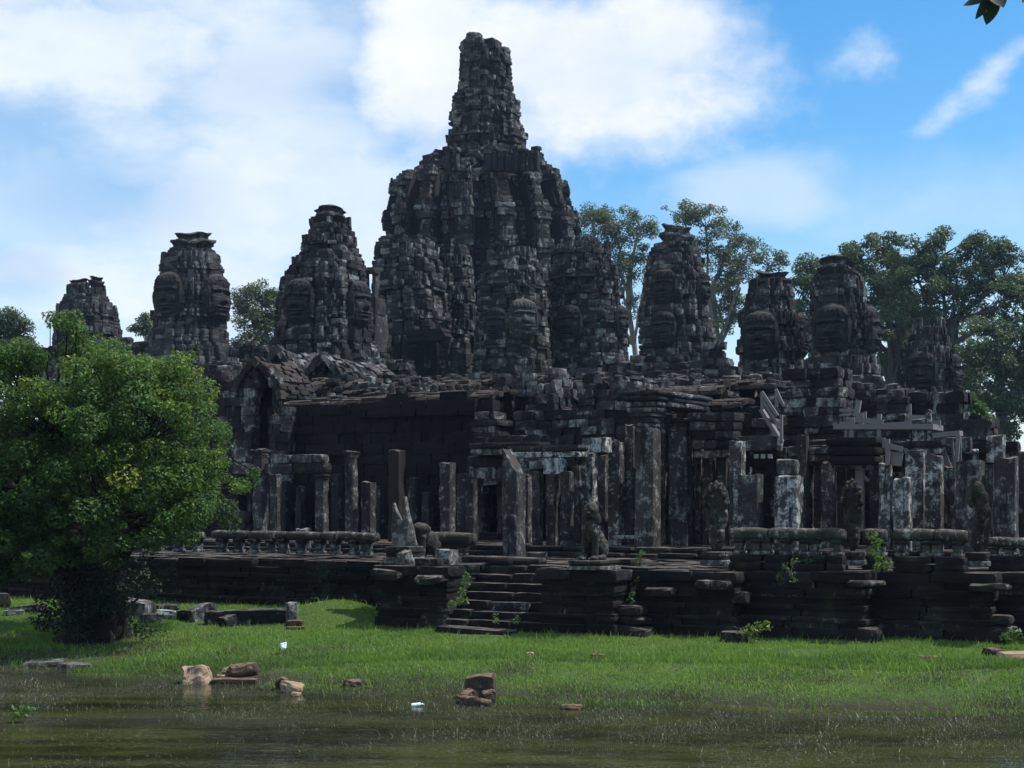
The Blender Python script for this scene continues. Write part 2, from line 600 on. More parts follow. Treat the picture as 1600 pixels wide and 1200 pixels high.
# ------------------------------------------------------------------ masonry builders
def wall(B, o, d, n, length, z0, topf, ch=.42, bl=.85, thick=.5, holes=(), jit=.04, miss=.0, ragged=.35):
    """courses of blocks from o along d; n is the outward side. topf(s) gives the height of the top at distance s.
    holes are (s0, s1, za, zb) openings."""
    r = B.r
    zmax = max(topf(s) for s in np.linspace(0, length, 60))
    z, row = z0, 0
    while z < zmax:
        h = ch * r.uniform(.85, 1.15)
        s = -r.uniform(0, bl)
        off = r.normal(0, jit * .6)
        while s < length:
            L = bl * r.uniform(.6, 1.45)
            a, e = max(s, 0), min(s + L, length)
            s += L
            if e - a < .08:
                continue
            mid = (a + e) / 2
            if z + h * .5 > topf(mid) + r.uniform(-ragged, ragged * .3):
                continue
            hole = False
            for (h0, h1, za, zb) in holes:
                if z + h * .6 > za and z + h * .4 < zb:
                    if a >= h0 - .02 and e <= h1 + .02:
                        hole = True
                    elif a < h0 < e <= h1:
                        e = h0
                    elif h0 <= a < h1 < e:
                        a = h1
                    elif a < h0 and e > h1:
                        e = h0
            if hole or e - a < .05 or (miss and r.random() < miss):
                continue
            mid = (a + e) / 2
            j = off + r.normal(0, jit)
            B.box(o + d * mid + Z * (z + h / 2) + n * (j - thick / 2), d, (e - a) / 2 + .003, n, thick / 2, h / 2 + .010, .004)
        z += h
        row += 1


def wall_px(B, t, px0, px1, z0, tops, n_sign=-1, core=True, **kw):
    """gallery wall parallel to the front at depth t, its top given as photo (column, row) pairs"""
    k0, k1 = kof(px0, t), kof(px1, t)
    cols = [c_ for c_, _ in tops]
    rows = [r_ for _, r_ in tops]

    def topf(s):
        p = fr(k0 + s, t)
        col = CX + F * p[0] / p[1]
        return Z_(np.interp(col, cols, rows), p[1])
    hs = []
    for (c0, c1, ra, rb) in kw.pop('holes_px', ()):
        ka, kb = kof(c0, t) - k0, kof(c1, t) - k0
        Ym = fr(k0 + (ka + kb) / 2, t)[1]
        hs.append((ka, kb, Z_(rb, Ym), Z_(ra, Ym)))
    wall(B, fr(k0, t), U, -V if n_sign < 0 else V, k1 - k0, z0, topf, holes=hs, **kw)
    return k0, k1, topf


def ring(B, pts, z0, z1, bl, depth, jit, miss=0.0, niche=None, push=0.0):
    r = B.r
    n = len(pts)
    lens = np.linalg.norm(np.roll(pts, -1, 0) - pts, axis=1)
    big = lens.max() * .92
    nx_ = np.roll(pts, -1, 0) - pts
    pv_ = np.roll(nx_, 1, 0)
    convex = (pv_[:, 0] * nx_[:, 1] - pv_[:, 1] * nx_[:, 0]) > 0
    for i in range(n):
        p, q = pts[i], pts[(i + 1) % n]
        L = lens[i]
        if L < .05:
            continue
        d = (q - p) / L
        nn = np.array([d[1], -d[0], 0.0])
        d3 = np.array([d[0], d[1], 0.0])
        k_ = max(1, int(round(L / bl)))
        cuts = np.linspace(0, 1, k_ + 1)
        if k_ > 1:
            cuts[1:-1] += r.uniform(-.28, .28, k_ - 1) / k_
        for a, e in zip(cuts[:-1], cuts[1:]):
            if miss and r.random() < miss:
                continue
            mid = (a + e) / 2
            j = push + r.normal(0, jit)
            if niche and L >= big and abs(mid - .5) < niche[0]:
                j -= niche[1]
            e0 = (push if convex[i] else -push) + .03
            e1 = (push if convex[(i + 1) % n] else -push) + .03
            xa, xe = L * a - (e0 if a == 0 else 0), L * e + (e1 if e == 1 else 0)
            if xe - xa < .06:
                continue
            c3 = np.array([*(p + d * (xa + xe) / 2), (z0 + z1) / 2]) + nn * (j - depth / 2)
            B.box(c3, d3, (xe - xa) / 2 + .012, nn, depth / 2, (z1 - z0) / 2 - .004, .012)


def cross_poly(k=.42, redents=((1, .36), (.88, .58), (.75, .75))):
    """redented cross plan, CCW, in (U, V) units"""
    q = []
    rs = list(redents)
    rs = rs + [(b_, a_) for a_, b_ in reversed(rs)]
    seq = []
    for i, (a_, b_) in enumerate(rs):
        if i:
            seq.append((a_, rs[i - 1][1]))
        seq.append((a_, b_))
    for s in range(4):
        c, s_ = [(1, 0), (0, 1), (-1, 0), (0, -1)][s]
        for (a_, b_) in seq:
            q.append((a_ * c - b_ * s_, a_ * s_ + b_ * c))
    return np.array(q)


def gear_poly(n=14, inner=.88, tooth=.55):
    q = []
    for i in range(n):
        a = 2 * math.pi * i / n
        w = math.pi / n
        for rr, f_ in ((inner, -1), (inner, -tooth), (1.0, -tooth * .92), (1.0, tooth * .92), (inner, tooth)):
            q.append((rr * math.cos(a + f_ * w), rr * math.sin(a + f_ * w)))
    return np.array(q)


def to_world(poly, c, s):
    return np.array([[c[0] + s * (p[0] * U[0] + p[1] * V[0]), c[1] + s * (p[0] * U[1] + p[1] * V[1])] for p in poly])


def prism(pts, z0, z1):
    n = len(pts)
    v = np.vstack([np.c_[pts, np.full(n, z0)], np.c_[pts, np.full(n, z1)], [[pts[:, 0].mean(), pts[:, 1].mean(), z1]]])
    i = np.arange(n)
    j = (i + 1) % n
    side = np.stack([i, j, j + n, i + n], 1)
    top = np.stack([i + n, j + n, np.full(n, 2 * n), np.full(n, 2 * n)], 1)
    return v, side, top


def core_mesh(secs):
    """closed core through sections (pts, z); quads plus a fan of thin quads on top"""
    n = len(secs[0][0])
    v = np.vstack([np.c_[p, np.full(n, z)] for p, z in secs])
    f = []
    i = np.arange(n)
    j = (i + 1) % n
    for s in range(len(secs) - 1):
        f.append(np.stack([i + s * n, j + s * n, j + (s + 1) * n, i + (s + 1) * n], 1))
    p, z = secs[-1]
    inner = np.c_[(p - p.mean(0)) * .02 + p.mean(0), np.full(n, z)]
    v = np.vstack([v, inner])
    s = len(secs)
    f.append(np.stack([i + (s - 1) * n, j + (s - 1) * n, j + s * n, i + s * n], 1))
    return v, np.vstack(f)


def face_relief(c, d, n, w, h, seed=0, out=.34):
    """a serene carved stone face, w wide and h tall, centred on c, d to its left-right, n outwards"""
    nu, nv = 34, 44
    x, y = np.meshgrid(np.linspace(-1.15, 1.15, nu), np.linspace(-1.25, 1.25, nv))
    G = lambda cx, cy, sx, sy: np.exp(-((x - cx) / sx) ** 2 - ((y - cy) / sy) ** 2)
    q = np.clip(1 - (np.abs(x) / 1.02) ** 2.6 - (np.abs(y) / 1.22) ** 3.2, 0, 1)
    hh = .55 * q ** .6
    hh = hh + .13 * np.exp(-((y - .42 + .12 * x * x) / .075) ** 2) * (np.abs(x) < .8)
    for s in (-1, 1):
        hh = hh - .24 * G(s * .40, .23, .28, .13) + .17 * G(s * .40, .19, .20, .065) - .05 * G(s * .40, .11, .22, .03)
        hh = hh + .10 * G(s * .5, -.2, .25, .25)
        hh = hh + .16 * G(s * .98, .0, .10, .5) - .12 * G(s * .82, 0, .05, .5)
    t_ = np.clip((.34 - y) / .5, 0, 1)
    hh = hh + .40 * t_ * np.exp(-(x / (.09 + .14 * t_)) ** 2) * (1 / (1 + np.exp(-(y + .19) * 40)))
    hh = hh + .20 * G(0, -.44, .42, .055) + .18 * G(0, -.58, .32, .06) - .14 * G(0, -.51, .5, .025) - .12 * G(0, -.70, .3, .05)
    hh = hh + .16 * G(0, -.86, .28, .12)
    crown = 1 / (1 + np.exp(-(y - .66) * 30))
    hh = hh + crown * (.10 + .05 * np.cos(x * 26) * (y > .78) * (y < .92)) * (np.abs(x) < 1.05)
    rowi = np.floor(y * 3.4)
    coli = np.floor(x * 2.0 + (rowi % 2) * .5)
    cell = np.abs(np.sin(rowi * 12.9898 + coli * 78.233 + seed) * 43758.5453) % 1
    hh = hh + (cell - .5) * .07
    P_ = np.stack([x.ravel(), y.ravel(), hh.ravel()], 1)
    qv = q.ravel()
    hh = hh.ravel() + vnoise(P_, .8, 31 + seed) * .03 + vnoise(P_, 2.2, 57 + seed) * .02
    p = c + np.outer(x.ravel() * w / 2, d) + np.outer(y.ravel() * h / 2 / 1.2, Z) + np.outer((hh - out) * w * .42, n)
    i = np.arange(nv - 1)[:, None] * nu + np.arange(nu - 1)[None]
    f = np.stack([i, i + 1, i + 1 + nu, i + nu], 2).reshape(-1, 4)
    f = f[(qv[f] > .0).any(1)]
    return p, f


def lotus(c, secs, seed, petals=18, lob=.06, miss=None):
    """round lotus crown: (radius, z) sections with petal lobes and broken edges"""
    n = 48
    a = np.linspace(0, 2 * math.pi, n, endpoint=False)
    rng = np.random.default_rng(seed)
    vs = []
    for (r_, z_) in secs:
        rr = r_ * (1 + lob * np.cos(a * petals / 2))
        pts = np.stack([c[0] + rr * np.cos(a), c[1] + rr * np.sin(a), np.full(n, z_)], 1)
        pts[:, :2] += rng.normal(0, .03, (n, 2)) * r_ * .6
        pts[:, 2] += vnoise(pts * np.array([1, 1, .3]), .45, seed) * .22
        vs.append(pts)
    v = np.vstack(vs)
    top = np.array([[c[0], c[1], secs[-1][1]]]) + (vs[-1] - vs[-1].mean(0)) * .03
    top[:, 2] = secs[-1][1] - .05
    v = np.vstack([v, top])
    i = np.arange(n)
    j = (i + 1) % n
    f = np.vstack([np.stack([i + s * n, j + s * n, j + (s + 1) * n, i + (s + 1) * n], 1) for s in range(len(secs))])
    return v, f


def tower_body(B, prof, Y, poly, ch=.42, bl=.75, jit=.05, tier=1.9, seed=0, miss=.01, cornice=.20, antefix=.35, niche=True, zmin=None):
    """rings of masonry following a photo profile [(row, left column, right column)] at distance Y"""
    rng = np.random.default_rng(seed + 77)
    prof = sorted(prof)
    rows = np.array([p[0] for p in prof], float)
    ls = np.array([p[1] for p in prof], float)
    rs_ = np.array([p[2] for p in prof], float)
    w = to_world(poly, (0, 0), 1.0)
    ex = w[:, 0].max()
    z0 = Z_(rows[-1], Y) if zmin is None else zmin
    ztop = Z_(rows[0], Y)
    z = z0
    secs = []
    th = tier * rng.uniform(.8, 1.2)
    tz = z0
    flag = rng.random() < .6
    while z < ztop - .05:
        h = min(ch * rng.uniform(.62, 1.35), ztop - z)
        row = HY - (z + h / 2 - CZ) * F / Y
        l, r_ = np.interp(row, rows, ls), np.interp(row, rows, rs_)
        c = (X_((l + r_) / 2, Y), Y)
        hw = (r_ - l) / 2 * Y / F / ex
        f = (z - tz) / th
        corn = 1.55 * cornice * min(1, hw / 2.2)
        if f < .14:
            push = -corn * .25
        elif f < .70:
            push = -corn * .95
        elif f < .84:
            push = -corn * .35
        else:
            push = -.02
        pts = to_world(poly, c, hw)
        nz = (.20, .60) if (niche and flag and .16 < f < .68) else None
        ring(B, pts, z, z + h, bl, min(.85, hw * .6), jit, miss, nz, push)
        secs.append((to_world(poly, c, max(hw - .30 - corn, hw * .60)), z))
        z += h
        if z - tz > th:
            # upright antefixes along the cornice
            if antefix:
                n = len(pts)
                for i in range(n):
                    if rng.random() < antefix:
                        p, q = pts[i], pts[(i + 1) % n]
                        L = np.linalg.norm(q - p)
                        if L < .12:
                            continue
                        d = (q - p) / L
                        for m_ in range(max(1, int(L / 1.1))):
                            s_ = rng.uniform(.15, .85)
                            cc = np.array([*(p + d * L * s_), z + .17]) + np.array([-d[1], d[0], 0]) * .16
                            B.box(cc, np.array([d[0], d[1], 0]), rng.uniform(.10, .22), np.array([d[1], -d[0], 0]), .10, rng.uniform(.18, .36), .05)
            tz = z
            th = tier * rng.uniform(.75, 1.25)
            flag = rng.random() < .6
    secs.append((secs[-1][0], ztop - .15))
    return core_mesh(secs), secs


def vault(B, o, axis, side, length, hw, zs, hgt, rows=7, bl=.7, half=None, th=.22, holes=.0, ogive=.75):
    """corbel vault roof: long stones in courses over a pointed-arch section. half: None, +1 or -1 (only that side)"""
    r = B.r
    for s in ((1, -1) if half is None else (half,)):
        for i in range(rows):
            a0, a1 = i / rows, (i + 1) / rows
            f = (lambda a: (hw * (1 - a ** 1.9), hgt * a)) if ogive < .7 else (lambda a: (hw * math.cos(a * math.pi / 2) ** ogive, hgt * math.sin(a * math.pi / 2)))
            (x0, y0), (x1, y1) = f(a0), f(min(a1, .9999))
            L = math.hypot(x1 - x0, y1 - y0)
            tx, tz_ = (x1 - x0) / L, (y1 - y0) / L
            tv = side * s * tx + Z * tz_
            nv = side * s * tz_ - Z * tx
            q = -r.uniform(0, bl)
            while q < length:
                l_ = bl * r.uniform(.6, 1.4)
                a, e = max(q, 0), min(q + l_, length)
                q += l_
                if e - a < .06 or (holes and r.random() < holes):
                    continue
                c = o + axis * (a + e) / 2 + side * s * (x0 + x1) / 2 + Z * (zs + (y0 + y1) / 2) - nv * (th / 2 + r.normal(0, .045))
                B.add(c, axis * ((e - a) / 2 - .006), tv * (L / 2 + .01), nv * th / 2)


def solid(secs3, closed=True):
    """skin over a list of equal closed loops (k,3), capped by shrinking"""
    n = len(secs3[0])
    i = np.arange(n)
    j = (i + 1) % n
    first, last = np.asarray(secs3[0]), np.asarray(secs3[-1])
    loops = [first.mean(0) + (first - first.mean(0)) * .03] + list(secs3) + [last.mean(0) + (last - last.mean(0)) * .03]
    v = np.vstack(loops)
    f = np.vstack([np.stack([i + s * n, j + s * n, j + (s + 1) * n, i + (s + 1) * n], 1) for s in range(len(loops) - 1)])
    return v, f

# ------------------------------------------------------------------ the terrace
ZT = 1.72                                                    # terrace floor
ZU = 2.06                                                    # upper platform floor under the pillars
A0 = np.array([-3.82, 45.4, 0])
A1 = A0 + 2.25 * U
A2 = A1 + 2.95 * U
A3 = A2 + 2.15 * U
A4 = A3 + 1.0 * V
A5 = A4 + 3.0 * U
A6 = A5 + .7 * V
A7 = A6 + 3.25 * U
A8 = A7 + .9 * V
A9 = A8 + 3.0 * U
A10 = A9 + .9 * V
A11 = A10 + 9 * U
Lw = np.array([-4.03, 48.2, 0])
Q0 = A0 + np.dot(Lw - A0, V) * V
QL = Q0 - 30 * U
S1 = A1 + 2.3 * V
S2 = A2 + 2.3 * V
front = [QL, Q0, A0, A1, S1, S2, A2, A3, A4, A5, A6, A7, A8, A9, A10, A11]
MOULD = [(-.5, -.02, .14), (-.02, .24, .10), (.24, .40, .02), (.40, .50, .07), (.50, .72, -.06), (.72, .84, -.01), (.84, 1.02, -.07),
         (1.02, 1.12, .01), (1.12, 1.26, .05), (1.26, 1.46, -.01), (1.46, ZT, .12)]
terrace = empty('stone_terrace', (0, 46, 0), 'long black stone terrace with moulded retaining walls and a worn stair rising from the grass', 'terrace')
Bw, Bc = Blocks(11), Blocks(12)
for a, e in zip(front[:-1], front[1:]):
    L = np.linalg.norm(e - a)
    d = (e - a) / L
    n = np.array([d[1], -d[0], 0])
    stair_side = any(np.allclose(a, q_) for q_ in (A1, S1, S2)) and any(np.allclose(e, q_) for q_ in (S1, S2, A2))
    for (za, zb, push) in MOULD:
        top = zb == ZT
        BB = Bc if top else Bw
        r = BB.r
        if stair_side:
            push *= .2
        s = -push
        while s < L + push - .05:
            l_ = r.uniform(.9, 2.2)
            t_ = min(s + l_, L + push)
            j = push + r.normal(0, .008) + (r.normal(0, .03) if top else 0)
            dz = r.normal(0, .012) + (abs(r.normal(0, .035)) if top else 0)
            if not (r.random() < (.05 if top else .015)) or t_ - s < .25:
                BB.box(a + d * (s + t_) / 2 + n * (j - .32) + Z * ((za + zb) / 2 - dz), d, (t_ - s) / 2 + .002, n, .32, (zb - za) / 2 + .004, .010)
            s = t_
# a solid core just inside the walls
poly = [p_[:2] for p_ in front] + [(A11 + 26 * V)[:2], (QL + 26 * V)[:2]]


def ngon_prism(name, pts, z0, z1, mat, parent):
    n = len(pts)
    off = wloc(parent) if parent else np.zeros(3)
    me = bpy.data.meshes.new(name)
    vs = [(p_[0] - off[0], p_[1] - off[1], z0 - off[2]) for p_ in pts] + [(p_[0] - off[0], p_[1] - off[1], z1 - off[2]) for p_ in pts]
    fs = [tuple(range(n, 2 * n))] + [(i, (i + 1) % n, (i + 1) % n + n, i + n) for i in range(n)]
    me.from_pydata(vs, [], fs)
    me.materials.append(mat)
    o = bpy.data.objects.new(name, me)
    COL.objects.link(o)
    o.parent = parent
    return o


cp = np.array(poly)
shr = []
for i in range(len(cp)):
    p, q, w_ = cp[i - 1], cp[i], cp[(i + 1) % len(cp)]
    d1 = (q - p) / np.linalg.norm(q - p)
    d2 = (w_ - q) / np.linalg.norm(w_ - q)
    n1, n2 = np.array([d1[1], -d1[0]]), np.array([d2[1], -d2[0]])
    shr.append(q - (n1 + n2) * .26)
ngon_prism('rubble_core', shr, -.6, ZT - .07, M_DARK, terrace)
Bw.build('retaining_wall', M_BASE, terrace, T3, .05, .018, warp=.012)
Bc.build('cornice', M_BASE, terrace, T4, .07, .022, warp=.02)


def inside(p, pts):
    x, y = p
    c = False
    n = len(pts)
    for i in range(n):
        x1, y1 = pts[i]
        x2, y2 = pts[(i + 1) % n]
        if (y1 > y) != (y2 > y) and x < (x2 - x1) * (y - y1) / (y2 - y1) + x1:
            c = not c
    return c


Bp = Blocks(13)
for i in range(-8, 60):
    q = -17.0 + (i % 2) * .1
    while q < -6:
        l_ = Bp.r.uniform(.5, .8)
        k = (i - 2) * .95 + Bp.r.normal(0, .05)
        p = fr(k, q + l_ / 2)
        if inside(p[:2], shr) and -20 < p[0] < 22:
            Bp.box(p + Z * (ZT - .09 + Bp.r.normal(0, .018)), U, .465, V, l_ / 2 - .01, .09, .012)
        q += l_
Bp.build('paving', M_BASE, terrace, T3, .08, .03)
# the stair
Bs = Blocks(14)
nst = 7
for i in range(nst):
    z1 = ZT - .03 - (i) * (ZT - .03) / nst
    t0 = 2.3 - .02 - (i + 1) * .335
    s = .02 - (.25 if i >= nst - 2 else 0)
    end = 2.93 + (.1 if i == nst - 1 else 0)
    while s < end - .1:
        l_ = Bs.r.uniform(.8, 1.6)
        e = min(s + l_, end)
        if end - e < .4:
            e = end
        Bs.box(A1 + U * (s + e) / 2 + V * (t0 + .17 + .25) + Z * (z1 - .14 + Bs.r.normal(0, .012)), U, (e - s) / 2 - .008, V, .42, .14, .005)
        s = e
Bs.box(A1 + U * 1.2 - V * .3 + Z * -.06, U, 1.2, V, .4, .12, .03)
Bs.build('stair', M_BASE, terrace, T4, .08, .02)
# weathered stepped corner blocks sticking out of the right podium
Bk = Blocks(15)
for (p, hu, hv, zc, hz) in ((A4 + U * .30 - V * .45, .38, .30, .62, .14), (A4 + U * .34 - V * .4, .42, .34, .36, .12), (A4 + U * .42 - V * .5, .5, .4, .05, .16),
                            (A4 + U * 1.0 - V * .12, .42, .25, 1.12, .13), (A5 - U * .5 - V * .12, .5, .25, 1.34, .12), (A5 + U * .12 + V * .3, .2, .3, 1.0, .16),
                            (A7 + U * .1 - V * .1, .45, .35, 1.44, .08), (A9 + U * .0 - V * .15, .5, .4, 1.38, .09), (A9 + U * .22 + V * .2, .3, .3, .2, .2), (A9 + U * .22 + V * .2, .26, .3, .55, .12),
                            (A0 + U * .4 - V * .08, .5, .3, 1.44, .15), (A1 - U * .4 - V * .1, .45, .3, 1.36, .12), (A7 + U * .1 + V * .1, .3, .3, .1, .2)):
    Bk = Blocks(int(abs(p[0]) * 100 + zc * 50))
    Bk.box(p + Z * zc, U, hu, V, hv, hz, .04)
    Bk.build('corner_block', M_BASE, terrace, T4, .2, .05)

# upper platform the pillars stand on
platform = empty('pillar_platform', (0, 52, ZT), 'low stone platform under the pillars with stepped edge along the terrace', 'platform')
Bu = Blocks(16)
kl, kr = kof(-60, -6.6), kof(1660, -6.6)
for (za, zb, t_) in ((ZT - .02, ZT + .17, -7.0), (ZT + .17, ZU, -6.65)):
    k = kl
    while k < kr:
        l_ = Bu.r.uniform(.7, 1.6)
        Bu.box(fr(k + l_ / 2, t_ + .45 + Bu.r.normal(0, .03), (za + zb) / 2 - abs(Bu.r.normal(0, .012))), U, l_ / 2 - .008, V, .45, (zb - za) / 2, .008)
        k += l_
for i in range(6):
    k = kl
    while k < kr:
        l_ = Bu.r.uniform(.8, 1.5)
        Bu.box(fr(k + l_ / 2, -5.3 + i * 1.05, ZU - .1 + Bu.r.normal(0, .012)), U, l_ / 2 - .008, V, .53, .1, .006)
        k += l_
Bu.build('platform_block', M_BASE, platform, T3, .12, .03)

# ------------------------------------------------------------------ pillars
def lat(nx, ny, nz):
    """surface lattice of a box in [-1,1]^3 with its own resolution per axis"""
    idx, vs, fs = {}, [], []
    g_ = [np.linspace(-1, 1, n_) for n_ in (nx, ny, nz)]

    def vid(i, j, k_):
        if (i, j, k_) not in idx:
            idx[(i, j, k_)] = len(vs)
            vs.append((g_[0][i], g_[1][j], g_[2][k_]))
        return idx[(i, j, k_)]
    for i in range(nx - 1):
        for j in range(ny - 1):
            fs.append((vid(i, j, nz - 1), vid(i + 1, j, nz - 1), vid(i + 1, j + 1, nz - 1), vid(i, j + 1, nz - 1)))
            fs.append((vid(i, j, 0), vid(i, j + 1, 0), vid(i + 1, j + 1, 0), vid(i + 1, j, 0)))
    for k_ in range(nz - 1):
        for j in range(ny - 1):
            fs.append((vid(nx - 1, j, k_), vid(nx - 1, j + 1, k_), vid(nx - 1, j + 1, k_ + 1), vid(nx - 1, j, k_ + 1)))
            fs.append((vid(0, j, k_), vid(0, j, k_ + 1), vid(0, j + 1, k_ + 1), vid(0, j + 1, k_)))
        for i in range(nx - 1):
            fs.append((vid(i, ny - 1, k_), vid(i, ny - 1, k_ + 1), vid(i + 1, ny - 1, k_ + 1), vid(i + 1, ny - 1, k_)))
            fs.append((vid(i, 0, k_), vid(i + 1, 0, k_), vid(i + 1, 0, k_ + 1), vid(i, 0, k_ + 1)))
    return np.array(vs, float), np.array(fs, int)


SH = lat(7, 7, 34)
SHS = lat(5, 5, 12)


def shaft(c, z0, z1, a, b_, seed, tpl=SH, amp=.02, slope=0.0, lean=(0, 0), chip=.06, prof=None):
    """squared stone shaft: rounded arrises, chips, an uneven broken top"""
    v, f = tpl
    p = v.copy()
    e = (np.abs(v[:, 0]) > .99) & (np.abs(v[:, 1]) > .99)
    p[e, :2] *= .955
    t = (v[:, 2] + 1) / 2
    sc = np.ones(len(v)) if prof is None else np.interp(t, [q[0] for q in prof], [q[1] for q in prof])
    w = np.outer(p[:, 0] * a * sc, U) + np.outer(p[:, 1] * b_ * sc, V)
    H = z1 - z0
    zt = z0 + t * H
    topdrop = vnoise(np.c_[v[:, :2], np.zeros(len(v))], .4, seed) * .05 + slope * (v[:, 0] + 1) * .5 * a * 2
    zt = zt + t ** 6 * topdrop
    w[:, 2] = zt
    q = np.c_[w[:, :2] * 1.0, w[:, 2]] + seed * 1.7
    chipm = np.clip(vnoise(q, .55, seed + 1) - .25, 0, 1) * chip
    rad = w[:, :2] / (np.linalg.norm(w[:, :2], axis=1, keepdims=True) + 1e-6)
    n = vnoise(q, 1.4, seed + 2) * amp * .6 - chipm * np.where(e, 1.6, .45)
    w[:, :2] += rad * n[:, None]
    w[:, 0] += lean[0] * (w[:, 2] - z0)
    w[:, 1] += lean[1] * (w[:, 2] - z0)
    w[:, :2] += np.asarray(c)[:2]
    return w, f


def pillar(px, wpx, top, t, label, mat=None, cap=False, base=False, slope=0.0, z0=ZU, group=None, lean=(0, 0), zbot=None, seed=None, ratio=1.0):
    mat = mat or M_PIL
    k = kof(px, t)
    p = fr(k, t)
    Y = p[1]
    a = wpx * Y / F / (U[0] + ratio * V[0]) / 2
    zt = Z_(top, Y)
    zb = z0 if zbot is None else Z_(zbot, Y)
    sd = seed if seed is not None else int(px * 7 + t * 31) % 9973
    o = empty('stone_pillar', (p[0], p[1], zb), label, 'pillar', group)
    b_ = a * ratio
    zc = zt - (.62 * a * 2 if cap else 0)
    zs = zb
    if base:
        hb = .36
        v, f = join(shaft(p, zb - .02, zb + hb * .45, a * 1.28, b_ * 1.28, sd + 5, SHS), shaft(p, zb + hb * .45, zb + hb, a * 1.14, b_ * 1.14, sd + 6, SHS))
        part('plinth', v, f, mat, o)
        zs = zb + hb - .02
    v, f = shaft(p, zs - .02, zc, a, b_, sd, slope=slope, lean=lean)
    part('shaft', v, f, mat, o)
    if cap:
        H = zt - zc
        v, f = join(shaft(p, zc - .01, zc + H * .28, a * 1.10, b_ * 1.10, sd + 1, SHS), shaft(p, zc + H * .28, zc + H * .5, a * 1.22, b_ * 1.22, sd + 2, SHS),
                    shaft(p, zc + H * .5, zc + H * .72, a * 1.12, b_ * 1.12, sd + 3, SHS), shaft(p, zc + H * .72, zt, a * 1.34, b_ * 1.34, sd + 4, SHS))
        part('capital', v, f, mat, o)
    return o


def beam_px(name, label, cat, t, px0, px1, top, bot, mat, depth=.5, axis='u', seed=1, group=None, bl=1.5, courses=1):
    """lintel or architrave: long blocks seen from column px0 to px1"""
    B = Blocks(seed)
    if axis == 'u':
        k0, k1 = kof(px0, t), kof(px1, t)
        o0, d, n, L = fr(k0, t), U, V, k1 - k0
    else:
        k0 = kof(px0, t)
        o0, d, n = fr(k0, t), V, -U
        m_ = (px1 - CX) / F
        L = (m_ * o0[1] - o0[0]) / (V[0] - m_ * V[1])
    zt, zb = Z_(top, o0[1]), Z_(bot, o0[1])
    o = empty(name, (o0[0], o0[1], zb), label, cat, group)
    for c_ in range(courses):
        za, zc = zb + (zt - zb) * c_ / courses, zb + (zt - zb) * (c_ + 1) / courses
        s = 0.0
        while s < L - .05:
            e = min(L, s + B.r.uniform(.6, 1.4) * bl)
            if L - e < .4:
                e = L
            ex = .05 * c_
            B.box(o0 + d * (s + e) / 2 + Z * (za + zc) / 2 + n * B.r.normal(0, .02), d, (e - s) / 2 + (ex if courses > 1 else 0) - .006, n, depth / 2 + ex, (zc - za) / 2 - .004, .008)
            s = e
    B.build('beam', mat, o, T4, .10, .03)
    return o


